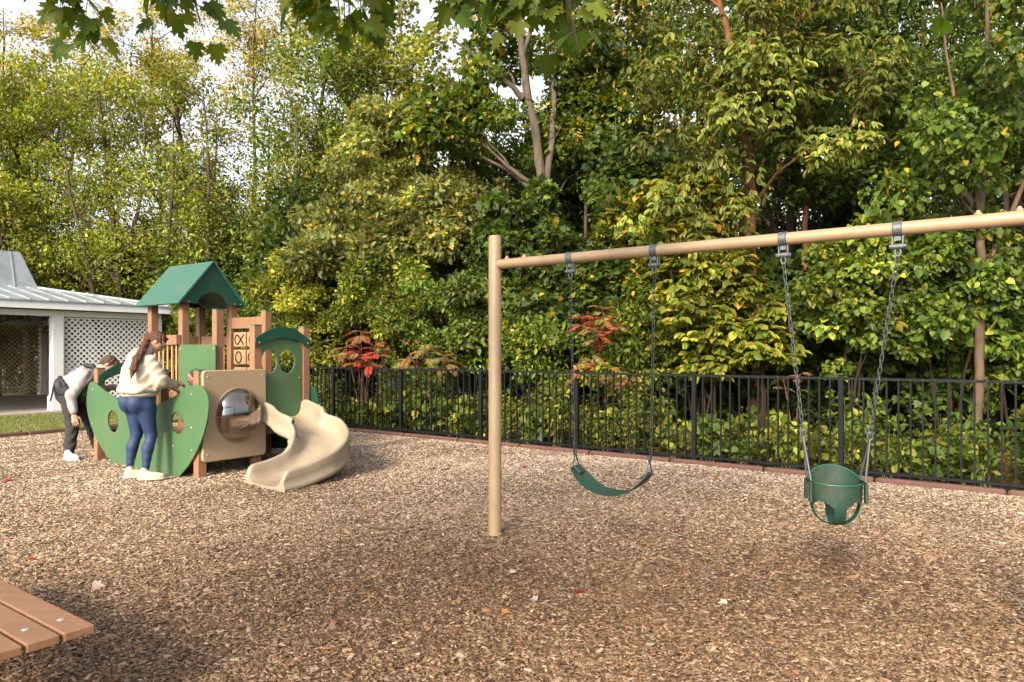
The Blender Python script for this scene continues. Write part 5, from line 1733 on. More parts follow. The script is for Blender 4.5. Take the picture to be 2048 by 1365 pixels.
# double-stemmed tulip maple
tree("maple_tree", "large pale-barked maple with two forked stems rising above the tan swing post", "tree", px(1082, 15.5),
     [([(0, 0, -.1), (.04, 0, 2.0), (.08, 0, 4.6), (-.12, 0, 6.2), (-.36, 0, 7.6), (-.55, 0, 9.4), (-.6, 0, 11.6)], [.14, .125, .11, .10, .082, .06, .025]),
      ([(.08, 0, 4.7), (.22, 0, 5.9), (.30, .1, 7.4), (.34, .1, 9.2), (.4, .1, 11.5)], [.08, .072, .06, .045, .02]),
      ([(-.38, 0, 7.0), (-1.1, -.2, 7.6), (-1.9, -.4, 8.1)], [.07, .055, .02]), ([(-.0, 0, 5.0), (-.6, -.1, 5.4), (-1.2, -.2, 5.9)], [.06, .045, .012]), ([(-.4, 0, 7.9), (-.1, 0, 8.9), (.0, 0, 10)], [.06, .04, .015])],
     [((-.2, .6, 10.0), (2.8, 1.9, 2.2), 42), ((-1.6, -.1, 6.7), (1.3, .9, .9), 20), ((1.3, .4, 7.0), (1.0, 1.0, 1.7), 22), ((.4, 1.0, 6.2), (1.3, .8, .9), 8)], 22, LEAF_MAPLE, .135, 'green', 12500, .5, 103, GT, bark=M_BARK_GREY, accent='yellow', afrac=.12)
# pale oak in the middle
tree("oak_tree", "broad low oak with pale green lobed leaves between playset and tan swing post", "tree", px(905, 16.4),
     [([(0, 0, -.1), (.05, 0, 1.4), (-.05, 0, 2.6), (-.25, 0, 3.6), (-.45, 0, 4.8), (-.6, 0, 6.2)], [.085, .08, .072, .06, .045, .015]),
      ([(.0, 0, 2.4), (.12, 0, 3.5), (.1, 0, 4.7)], [.045, .038, .012])],
     [((-1.3, -.6, 4.4), (1.7, .9, 1.1), 46), ((-2.6, -.8, 3.9), (1.1, .8, .9), 24), ((.1, -.2, 5.3), (1.0, .8, .8), 16), ((-1.4, -.3, 6.4), (1.5, .8, .9), 20), ((-.8, -.8, 3.4), (1.1, .6, .5), 12)], 24, LEAF_OAK, .15, 'pale', 15500, .40, 104, GT, accent='yellow', afrac=.10)
# thin stems
tree("young_tree", "thin straight sapling just right of the rough hickory stem", "tree", px(1612, 12.8),
     [([(0, 0, -.1), (-.02, 0, 2), (.0, 0, 4), (.03, 0, 6), (.0, 0, 8.4)], [.06, .055, .048, .035, .012])], [((0, 0, 7.0), (1.4, 1.2, 1.3), 20), ((.3, .1, 4.6), (.8, .7, .6), 6)], 10, LEAF_OVAL, .12, 'deep', 3600, .42, 105, GT, bark=M_BARK_SUN)
tree("young_tree", "leaning dark sapling arching in from beyond the end of the swing beam", "tree", px(2130, 12.6),
     [([(0, 0, -.1), (-.4, 0, 2.0), (-1.2, 0, 3.6), (-2.3, 0, 4.7), (-3.4, 0, 5.4)], [.10, .09, .075, .05, .015]), ([(-1.0, 0, 3.3), (-1.0, .1, 4.6), (-.8, .1, 6.2)], [.05, .04, .015])],
     [((-1.6, 0, 5.8), (1.8, 1.0, 1.0), 22), ((-.5, 0, 4.9), (1.3, 1.0, .9), 14), ((-3.0, 0, 4.6), (.9, .7, .6), 8)], 14, LEAF_OVAL, .12, 'deep', 4600, .42, 106, GT)
tree("young_tree", "thin sapling standing between the two chains of the belt swing", "tree", px(1240, 14.6),
     [([(0, 0, -.1), (.05, 0, 2), (.0, 0, 4), (-.1, 0, 6.4)], [.045, .04, .03, .01])], [((0, 0, 5.2), (1.1, .9, 1.1), 18)], 10, LEAF_MAPLE, .13, 'deep', 3200, .42, 107, GT)

# ---- understorey masses right behind the fence, bushes as things of their own
GB = "leafy bushes crowding behind the fence"


def bush(label, x_, Y, cz, r, nclus, leaf, size, pal, nleaf, seed, crad=.30, name="leafy_bush", nst=3, **kw):
    base = px(x_, Y)
    rng = np.random.default_rng(seed + 1000)
    st = []
    for k in range(nst):
        a = rng.uniform(0, 6.28); d = rng.uniform(.2, .7)
        top = np.array([math.cos(a) * r[0] * d, math.sin(a) * r[1] * d, cz + r[2] * rng.uniform(-.1, .7)])
        st.append(([(rng.normal(0, .08), rng.normal(0, .08), -.1), tuple(top * .5 + rng.normal(0, .06, 3)), tuple(top)], [.022, .016, .007]))
    kw.setdefault("bark", M_STEM)
    return tree(name, label, "bush", base, st, [((0, 0, cz), r, nclus)], min(10, nclus // 2), leaf, size, pal, nleaf, crad, seed, GB, **kw)


bush("dark maple bush with yellow tips filling the gap left of the belt swing's first chain", 1120, 12.9, 2.5, (1.15, .8, 1.5), 46, LEAF_MAPLE, .12, 'deep', 6400, 201, accent='yellow', afrac=.07)
bush("dark maple bush with many yellow leaves above and right of the belt swing", 1335, 12.4, 3.5, (1.25, .8, 1.15), 40, LEAF_MAPLE, .12, 'green', 6200, 202, accent='yellow', afrac=.28)
bush("tall yellow-green bush of large oval leaves right of the belt swing's second chain", 1420, 10.9, 2.15, (.75, .55, 1.05), 34, LEAF_OVAL, .14, 'lime', 3000, 203, accent='yellow', afrac=.12, whorl=5, droop=.5)
bush("yellow-green bush reaching above the beam between the swings", 1390, 11.6, 3.6, (.9, .6, .9), 26, LEAF_OVAL, .145, 'lime', 2600, 204, accent='yellow', afrac=.35, whorl=5, droop=.6)
bush("yellow-green big-leaved bush left of the bucket swing's first chain", 1520, 10.6, 1.75, (.72, .5, .55), 22, LEAF_OVAL, .15, 'lime', 1900, 205, whorl=5, droop=.4)
bush("round redbud bush between the chains of the bucket swing", 1720, 10.3, 2.2, (.85, .65, 1.1), 38, LEAF_HEART, .095, 'green', 5300, 206, accent='lime', afrac=.3, droop=.7)
bush("big bluish green redbud bush right of the bucket swing's second chain", 1900, 10.2, 2.45, (1.1, .7, 1.2), 46, LEAF_HEART, .105, 'green', 6800, 207, accent='lime', afrac=.12, droop=.7)
bush("dense green bush low behind the fence at its right end", 2040, 10.4, 1.5, (1.0, .7, 1.0), 34, LEAF_HEART, .11, 'green', 3600, 208, droop=.6, accent='lime', afrac=.2)
bush("green bush beyond the right end of the fence", 2190, 10.2, 2.4, (1.1, .8, 1.5), 34, LEAF_HEART, .11, 'green', 3800, 209, droop=.6)
bush("dark maple bush hiding the foot of the double-stemmed maple", 1060, 14.3, 3.3, (1.2, .8, 1.5), 46, LEAF_MAPLE, .14, 'deep', 7000, 219, accent='green', afrac=.3)
bush("vine-hung bush just right of the tan swing post", 1075, 12.6, 1.55, (.8, .55, .8), 24, LEAF_OVAL, .10, 'green', 3600, 210, accent='lime', afrac=.3)
bush("bright green bush behind the belt swing's chains", 1265, 11.8, 1.5, (.95, .5, .8), 28, LEAF_OVAL, .10, 'green', 3800, 211, accent='lime', afrac=.4)
bush("leafy bush with broad leaves left of the tan swing post", 945, 13.7, 2.0, (.85, .6, 1.1), 34, LEAF_OVAL, .12, 'green', 4800, 212, droop=.5, accent='pale', afrac=.2)
bush("rusty brown and green thicket beneath the pale oak", 850, 14.3, 1.9, (1.1, .7, 1.2), 40, LEAF_OVAL, .095, 'green', 6000, 213, accent='rust', afrac=.10)
bush("yellow-green shrub mass behind the red sumac", 745, 15.2, 2.45, (1.2, .7, 1.2), 46, LEAF_OVAL, .10, 'lime', 7500, 214, accent='green', afrac=.45)
bush("bright yellow-green shrub mass rising behind the arch header of the playset", 615, 16.2, 2.4, (1.3, .8, 1.5), 50, LEAF_OVAL, .10, 'lime', 8200, 215, accent='olive', afrac=.3)
bush("small-leaved green shrub behind the arched mask board", 520, 17.6, 1.9, (1.2, .8, 1.3), 36, LEAF_SMALL, .085, 'green', 6500, 216, accent='lime', afrac=.3)
bush("dark shrub behind the playset's gabled roof", 420, 19.5, 2.2, (1.5, .9, 1.6), 40, LEAF_SMALL, .09, 'green', 7000, 217, accent='olive', afrac=.2)
bush("low green shrub seen between pavilion and playset tower", 335, 22.5, 1.8, (1.6, 1.0, 1.5), 40, LEAF_SMALL, .095, 'green', 7000, 218, accent='lime', afrac=.2)


def dark_screen(label, x_, Y, H, r, seed, pal='deep', n=13000, leaf=LEAF_OVAL, size=.14, hz=None, accent=None, afrac=0, crad=.46, fork=True):
    rng = np.random.default_rng(seed)
    lean = rng.normal(0, .9, 2)
    top = (lean[0], lean[1], H * .95)
    tr = [([(0, 0, -.1), (lean[0] * .2, lean[1] * .2, H * .3), (lean[0] * .6, lean[1] * .6, H * .65), top], [.16, .13, .085, .02])]
    if fork:
        tr.append(([(lean[0] * .25, lean[1] * .25, H * .33), (lean[0] * .3 - .9, lean[1] * .3, H * .5), (lean[0] - 1.8, lean[1], H * .75)], [.09, .065, .015]))
        tr.append(([(lean[0] * .3, lean[1] * .3, H * .42), (lean[0] * .5 + .9, lean[1] * .4, H * .56), (lean[0] + 1.6, lean[1], H * .8)], [.075, .05, .015]))
    return tree("woodland_tree", label, "tree", px(x_, Y), tr,
                [((lean[0] * .6, lean[1] * .6, H * .62), (r, r * .8, H * .36), int(n / 62)), ((lean[0], lean[1], H * .86), (r * .7, r * .6, H * .16), int(n / 230))],
                20, leaf, size, pal, n, crad, seed, GT, low=.25, accent=accent, afrac=afrac)


# ---- left side: open, golden, brown-branched crowns
dark_screen("golden-leaved tree leaning over the pavilion at the wood's edge", 60, 25, 11.4, 3.4, 301, 'olive', 10500, LEAF_OVAL, .13, accent='lime', afrac=.3)
dark_screen("bright green low-branched tree behind the pavilion roof", -60, 22, 7.2, 2.8, 302, 'lime', 13000, LEAF_OVAL, .13, accent='olive', afrac=.3)
dark_screen("yellow-green tree with bare brown limbs behind the playset roof", 250, 23.5, 11.0, 3.1, 303, 'olive', 8600, LEAF_OVAL, .12, accent='lime', afrac=.25, crad=.5)
dark_screen("thin-crowned tree with golden top left of the grey forked stem", 405, 25.5, 12.4, 3.0, 304, 'olive', 8200, LEAF_OVAL, .12, accent='gold', afrac=.35, crad=.5)
dark_screen("dark-stemmed tree with fine green leaves above the arched mask board", 575, 22.0, 11.0, 2.6, 305, 'green', 8500, LEAF_SMALL, .115, accent='lime', afrac=.25)
dark_screen("golden and green tree rising behind the pale oak", 735, 23.0, 13.4, 2.9, 306, 'olive', 8500, LEAF_OVAL, .125, accent='gold', afrac=.4)
dark_screen("low dark green tree behind the playset tower", 480, 21.0, 5.6, 2.2, 307, 'green', 11000, LEAF_OVAL, .12, accent='olive', afrac=.2)
dark_screen("green low tree above the lattice bay of the pavilion", 190, 24.5, 5.8, 2.7, 308, 'lime', 12000, LEAF_OVAL, .12, accent='green', afrac=.5)
dark_screen("green-gold tree with open crown above the pale oak", 880, 21.0, 12.6, 2.2, 309, 'olive', 4000, LEAF_MAPLE, .14, accent='gold', afrac=.35, crad=.48)
def slim(label, x_, Y, H, seed, r0=.06, nl=1500, pal='olive', crown=(1.6, 1.2, 2.0), ncl=60, lean=0.0, bark=M_BARK, cz=.6, size=.11, nlimb=16, leaf=LEAF_OVAL, **kw):
    rng = np.random.default_rng(seed)
    w = rng.normal(0, .12, (5, 2))
    pts = [(0, 0, -.1)] + [(lean * t + w[i][0] * t, w[i][1] * t, H * t) for i, t in enumerate((.25, .5, .75, 1.0))]
    return tree("slender_tree", label, "tree", px(x_, Y), [(pts, [r0, r0 * .85, r0 * .65, r0 * .45, .01])], [((lean * cz, 0, H * cz), crown, ncl)], nlimb, leaf, size, pal, nl, .42, seed, GT, bark=bark, low=.15, **kw)


slim("brown twiggy thin-leaved tree just above the pavilion's roof corner", 215, 20.5, 8.0, 331, .085, 1500, 'olive', (2.4, 1.4, 2.2), 90, -1.2, accent='lime', afrac=.3)
slim("brown twiggy tree with leaning stem behind the playset's roof", 300, 21, 8.6, 332, .09, 1700, 'olive', (2.2, 1.4, 2.4), 90, 1.0, accent='lime', afrac=.3)
slim("slim grey-brown tree with ascending branches right of the playset's roof", 428, 20.5, 9.0, 333, .10, 1900, 'olive', (1.7, 1.3, 2.6), 80, -.3, accent='lime', afrac=.3)
slim("bare-branched dark stem above the arched mask board", 592, 19.5, 8.4, 334, .085, 1500, 'green', (1.3, 1.1, 2.2), 60, .2, accent='gold', afrac=.4)
slim("thin-leaved tree with grey crossing branches behind the bright shrub mass", 655, 20, 6.8, 335, .07, 1500, 'olive', (1.5, 1.1, 1.8), 60, -.6, accent='rust', afrac=.1)
slim("thin dark stem between pale oak and double-stemmed maple", 985, 17.5, 8.8, 336, .055, 2200, 'green', (1.2, 1.0, 2.0), 44, .2, cz=.75)
slim("thin dark stem right of the double-stemmed maple", 1180, 16.2, 9.0, 337, .055, 2600, 'green', (1.2, 1.0, 2.0), 44, -.2, cz=.75, accent='yellow', afrac=.2)
slim("thin dark stem between the tan swing post and the hickory", 1385, 14.6, 9.2, 338, .05, 2600, 'green', (1.1, 1.0, 2.2), 44, .3, cz=.75, accent='gold', afrac=.2)
slim("thin reddish stem in the dark behind the bucket swing", 1745, 13.4, 8.0, 339, .045, 2200, 'green', (1.1, 1.0, 1.9), 40, -.2, cz=.72)
slim("thin stem in the dark between bucket swing and slim redbud", 1855, 14.2, 8.6, 340, .05, 2200, 'green', (1.2, 1.0, 1.9), 40, .3, cz=.72)
slim("golden thin-topped tree far behind the pavilion roof", 120, 27, 15.0, 341, .10, 4600, 'gold', (3.0, 1.8, 3.2), 110, .8, cz=.78)
slim("golden thin-topped tree far behind the playset roof", 330, 28, 15.8, 342, .10, 5200, 'gold', (3.0, 1.8, 3.4), 110, -.5, cz=.8)
slim("golden thin-topped tree far behind the arched mask board", 500, 26.5, 15.8, 343, .10, 5200, 'gold', (2.8, 1.8, 3.4), 110, .3, cz=.8)
slim("golden thin-topped tree leaning out of view past the pavilion", -20, 25, 13.6, 344, .10, 4200, 'gold', (2.6, 1.8, 3.0), 90, .5, cz=.78)
# ---- right side: tall dark wall
R1 = dark_screen("tall dark green tree filling the gap right of the double-stemmed maple", 1270, 18.0, 11.6, 2.7, 311, 'deep', 8500, LEAF_OVAL, .14, accent='gold', afrac=.06)
R2 = dark_screen("tall dark green tree behind the rough hickory", 1560, 17.0, 11.4, 2.8, 312, 'deep', 7200, LEAF_MAPLE, .15, accent='green', afrac=.3)
R3 = dark_screen("tall dark green tree behind the bucket swing", 1800, 15.5, 10.6, 2.6, 313, 'deep', 6600, LEAF_OVAL, .14, accent='green', afrac=.4)
R4 = dark_screen("tall green tree behind the slim redbud", 2040, 15.0, 10.4, 2.6, 314, 'green', 6000, LEAF_OVAL, .14, accent='deep', afrac=.4)
L1 = dark_screen("deep green low tree behind the oak's forked stem", 1010, 19.0, 6.2, 2.3, 315, 'deep', 12500, LEAF_OVAL, .13)
dark_screen("glowing golden-topped tree far above the tan swing post", 1390, 24.0, 14.5, 2.6, 316, 'gold', 5600, LEAF_OVAL, .14, accent='yellow', afrac=.4, crad=.5)

U = [bush("shaded undergrowth bush in the wood behind the thin sapling", 1640, 12.2, 1.5, (1.3, .9, 1.35), 40, LEAF_OVAL, .12, 'deep', 6500, 231, crad=.36),
     bush("shaded maple bush in the wood behind the hickory's foot", 1500, 13.4, 1.6, (1.5, .9, 1.5), 44, LEAF_MAPLE, .13, 'deep', 6500, 232, crad=.38),
     bush("shaded tall bush in the wood behind the tan swing post", 1010, 14.8, 2.0, (1.6, .9, 1.9), 52, LEAF_OVAL, .12, 'deep', 8500, 233, crad=.4)]
ulab = ["dim bush in the wood behind the bucket swing's chains", "dim bush behind the redbud bush right of the bucket swing", "dim bush behind the slim redbud stem's foot", "dim bush in the wood beyond the fence's right end",
        "dim bush behind the belt swing's second chain", "dim maple bush deep behind the yellow-green big-leaved bush", "dim bush deep behind the belt swing's first chain", "dim tall bush behind the rusty thicket",
        "dim tall bush behind the crimson sumac", "dim bush behind the playset's arched board", "dim bush behind the playset's far posts", "dim bush behind the pavilion's lattice corner", "dim bush behind the pavilion's lattice bay",
        "dim bush beyond the pavilion's open bay", "dim bush past the pavilion's left side", "dim tall bush far behind the bucket swing", "dim tall bush far behind the redbud bush", "dim tall bush far behind the tan swing post", "dim tall bush far behind the belt swing", "dim tall bush far behind the hickory"]
upos = [(1760, 12.4, 0), (1890, 11.8, 1), (2030, 12.0, 0), (2200, 11.6, 2), (1330, 14.0, 2), (1430, 13.0, 1), (1180, 14.6, 0), (860, 17.0, 2), (740, 18.0, 2), (600, 19.0, 2), (470, 22.5, 2), (330, 26, 2), (200, 28, 2), (60, 28, 2), (-60, 27, 2),
        (1700, 16.5, 2), (1900, 17, 2), (1050, 18.5, 2), (1250, 17, 2), (1500, 17.5, 2)]
ru = np.random.default_rng(66)
for (x_, Y, i_), lb in zip(upos, ulab):
    k_ = ru.uniform(1.0, 1.3) * (1.0 if Y < 18 else 1.35)
    copy_thing(U[i_], tuple(px(x_, Y)), ru.uniform(0, 6.28), (k_, k_), lb, GB)

# rows deeper in the wood, copies of the trees above, each with its own stand
deep = [(1150, 24, R1), (1330, 22, L1), (1460, 24, R3), (1690, 21, L1), (1660, 26, L1), (1900, 20, L1), (1960, 25, R1), (2200, 19, R3), (2140, 24, L1), (950, 25, R4), (820, 27, L1), (700, 28, R2), (2330, 16, R1),
        (560, 27, L1), (430, 30, R3), (300, 28, L1), (150, 31, L1), (20, 30, R1), (-120, 28, L1), (-260, 25, R3), (1240, 28, L1), (1560, 29, R3), (1830, 29, L1), (1050, 30, R3), (2060, 30, R4), (-380, 22, L1), (640, 33, L1), (250, 34, L1), (90, 35, L1)]
deep_lab = ["far dark tree seen through the gap between the maple's two stems", "low dark tree deep in the wood behind the belt swing's second chain", "far dark tree behind the yellow-green bush between the swings",
            "far dark tree deep behind the bucket swing's first chain", "farthest green tree behind the thin sapling right of the hickory", "far maple deep behind the redbud bush",
            "far dark tree deep behind the slim redbud stem", "dark tree beyond the right end of the swing beam", "far maple beyond the leaning dark sapling", "far green tree behind the pale oak's top",
            "low far tree glimpsed under the oak crown", "far dark maple behind the golden and green tree", "dark tree past the right end of the fence", "low far tree behind the arched mask board",
            "far dark tree behind the playset's gabled roof", "low far tree between pavilion roof and playset roof", "low far tree behind the pavilion's lattice corner", "far tree behind the pavilion's raised roof",
            "low far tree behind the pavilion's left side", "far tree past the pavilion's open bay", "farthest maple behind the belt swing", "farthest dark tree behind the hickory stem", "farthest tree behind the bucket swing",
            "farthest tree left of the double-stemmed maple", "farthest tree behind the redbud bush", "low tree well past the pavilion", "low tree at the very back behind the oak and playset", "low tree at the very back behind the playset roof", "low tree at the very back behind the pavilion"]
rg = np.random.default_rng(77)
for (x_, Y, src), lb in zip(deep, deep_lab):
    copy_thing(src, tuple(px(x_, Y)), rg.uniform(0, 6.28), (rg.uniform(1.0, 1.25), rg.uniform(.85, 1.05)), lb, GT)

# ---- sumac
def sumac(label, base, stems, seed, pal, n_fr, fl, group="sumacs by the fence", acc='fern', af=.35, spread=.5):
    rng = np.random.default_rng(seed)
    base = np.asarray(base, float)
    root = empty("sumac_shrub", tuple(base), label, "shrub", group)
    mb = MB(); C = []; X = []; Y = []; Z = []; S = []; cols = []
    for tip in stems:
        tip = np.asarray(tip, float)
        P = bez(base, base + (tip - base) * .5 + np.array([0, 0, .25]), tip, 8)
        mb.tube(P, np.linspace(.008, .004, 8), 6)
        for k in range(n_fr):
            a = 2 * math.pi * k / n_fr + rng.normal(0, .25); el = rng.uniform(-.1, .7)
            d = np.array([math.cos(a) * math.cos(el), math.sin(a) * math.cos(el), math.sin(el)]); L = fl * rng.uniform(.75, 1.15)
            st = tip - np.array([0, 0, rng.uniform(0, .25)])
            R = bez(st, st + d * L * .55, st + d * L * .95 + np.array([0, 0, -.45 * L]), 16)
            mb.tube(R, np.linspace(.0035, .0015, 16), 4)
            T = unit(np.gradient(R, axis=0))
            base_c = np.array(PAL[pal if rng.random() > af else acc]); cc = base_c[rng.integers(0, len(base_c))]
            for i in range(3, 16):
                side = unit(np.cross(T[i], [0, 0, 1.0]))
                nup = np.cross(side, T[i])
                for sg in (-1, 1):
                    y = unit(side * sg + T[i] * .45 + np.array([0, 0, -.30]) + rng.normal(0, .08, 3))
                    z = unit(nup - y * (nup @ y)); 
                    C.append(R[i]); Y.append(y); Z.append(z); X.append(np.cross(y, z)); S.append(L * .23 * math.sin(math.pi * (i + 1.5) / 19) + .02)
                    cols.append((cc if rng.random() < .75 else base_c[rng.integers(0, len(base_c))]) * rng.uniform(.6, 1.3))
    mb.build("stems", mat("sumac_stem", (.16, .07, .04), .8, .3, 20), root, smooth=True)
    S = np.array(S)
    T_, F_ = mirror([(0, 0, 0), (.10, .3, .02), (.085, .7, .02), (0, 1, -.03)])
    templated("foliage", T_, F_, np.array(C), np.array(X), np.array(Y), np.array(Z), S, np.array(cols).clip(.01, .8), M_LEAF, parent=root, offset=base)


def fpt(x_, Y, y_):
    """point at bearing x_, distance Y, whose height shows at picture row y_"""
    return px(x_, Y, 1.5 - (y_ - 702) / 1423 * Y)


sumac("crimson and rust sumac above the fence right of the playset", px(725, 13.75), [fpt(722, 13.6, 662), fpt(690, 13.5, 692), fpt(752, 13.5, 690), fpt(715, 13.3, 705), fpt(740, 13.3, 712)], 401, 'sumac', 11, .36, af=.15)
sumac("olive and orange sumac above the fence left of the tan swing post", px(860, 13.3), [fpt(855, 13.0, 690), fpt(890, 12.9, 712), fpt(820, 13.1, 706)], 402, 'fern', 11, .42, acc='sumac', af=.15)
sumac("scarlet sumac behind the belt swing's first chain", px(1225, 12.3), [fpt(1205, 11.3, 612), fpt(1165, 11.2, 628), fpt(1235, 11.3, 640), fpt(1190, 11.2, 655)], 403, 'sumac', 10, .33, af=.15)
sumac("olive sumac with scarlet tips low over the rail behind the belt swing", px(1205, 12.0), [fpt(1185, 10.95, 712), fpt(1225, 10.9, 735), fpt(1160, 10.95, 725), fpt(1255, 10.9, 745)], 404, 'fern', 8, .34, acc='sumac', af=.4)
sumac("small orange sumac peeping over the rail left of the bucket swing", px(1590, 9.7), [fpt(1600, 9.6, 748), fpt(1565, 9.6, 752)], 405, 'fern', 5, .20, acc='sumac', af=.4)

# ---- low plants along the fence foot
GP = "low leafy plants along the foot of the fence"
rg = np.random.default_rng(88)
PL = []
k = 0


def low_plant_mesh(seed, leaf, size, pal, n, h, r, accent='lime'):
    rng = np.random.default_rng(seed)
    root = empty("low_plant", (0, 0, 0), "x", "plant", GP)
    mb = MB(); cl = []
    for i in range(11):
        a = rng.uniform(0, 6.28); d = r * rng.uniform(.1, 1); hh = h * rng.uniform(.55, 1)
        P = bez(np.array([0, 0, -.03]) + rng.normal(0, .05, 3) * [1, 1, 0], np.array([math.cos(a) * d * .4, math.sin(a) * d * .4, hh * .7]), np.array([math.cos(a) * d, math.sin(a) * d, hh]), 6)
        mb.tube(P, np.linspace(.005, .002, 6), 4)
        cl += [P[2], P[3], P[4], P[5]]
    mb.build("stems", mat("green_stem", (.10, .11, .03), .7), root)
    crown_mesh(rng, cl, .13, n, leaf, size, pal, parent=root, cname="foliage", droop=.35, accent=accent, afrac=.3, flatz=.8)
    return root


protos = [low_plant_mesh(501, LEAF_OVAL, .095, 'green', 360, .80, .40), low_plant_mesh(502, LEAF_HEART, .085, 'lime', 380, .60, .42, 'green'), low_plant_mesh(503, LEAF_OVAL, .07, 'lime', 520, .95, .35, 'green'),
          low_plant_mesh(504, LEAF_MAPLE, .10, 'green', 340, .55, .45)]
words_h = ["tall", "squat", "thin", "spreading"]
post_words = ["right end of the fence", "bucket swing's right chain", "bucket swing", "gap left of the bucket swing", "fence post between the swings", "belt swing's right chain", "belt swing's seat", "belt swing's left chain", "tan swing post", "fence bay left of the tan post",
              "second fence bay left of the tan post", "olive sumac", "crimson sumac", "slide's outer rim", "arched mask board", "playset tower"]
seen_labels = set()
i = 0
for row, (b, s0, ds, n) in enumerate(((0.42, -1.4, 0.56, 30), (1.05, -1.2, 1.0, 17), (1.9, -1.0, 1.5, 11))):
    for j in range(n):
        s = s0 + ds * j + rg.normal(0, .12)
        loc = FP + E1 * s + E2 * (b + rg.normal(0, .14)); loc[2] = -.05
        src = protos[int(rg.integers(0, 4))]
        idx = protos.index(src)
        w = post_words[min(int((s + 1.5) / 1.12), 15)]
        base = f"{words_h[idx]} {['green', 'yellow-green', 'lime', 'lobed'][idx]} plant {['against the pickets', 'behind the pickets', 'deep in shade'][row]}, {w}"
        lb = base; q = 0
        extras = ["", ", smaller one", ", bushier one", ", leaning one", ", lowest one"]
        while lb in seen_labels:
            q += 1; lb = base + extras[min(q, 4)]
            if q > 4: break
        seen_labels.add(lb)
        z = rg.uniform(.7, 1.25)
        if i < 4:
            r_ = protos[i]; used = True
        i += 1
        copy_thing(src, tuple(loc), rg.uniform(0, 6.28), (z, z * rg.uniform(.8, 1.15)), lb, GP)
for p_ in protos:
    for ch in list(p_.children):
        bpy.data.objects.remove(ch)
    bpy.data.objects.remove(p_)

# litter and ivy on the forest floor
def floor_cover(rng):
    N = 42000
    s = rng.uniform(-3, 20, N); b = rng.uniform(.15, 1, N) ** 1.6 * 9 + .1
    P = FP + s[:, None] * E1 + b[:, None] * E2
    P[:, 2] = -.04 + rng.gamma(2, .03, N)
    yaw = rng.uniform(0, 6.28, N)
    Y = unit(np.stack([np.cos(yaw), np.sin(yaw), rng.normal(0, .35, N)], 1)); up = np.array([0, 0, 1.]) + rng.normal(0, .35, (N, 3))
    Z = unit(up - Y * (up * Y).sum(1)[:, None]); X = np.cross(Y, Z)
    c = leafcols(rng, 'green', N, 'rust', .45)
    T_, F_ = LEAF_SMALL
    tag(templated("ground_ivy", T_, F_, P, X, Y, Z, rng.uniform(.05, .10, N), c, M_LEAF), kind="stuff")


floor_cover(np.random.default_rng(9))

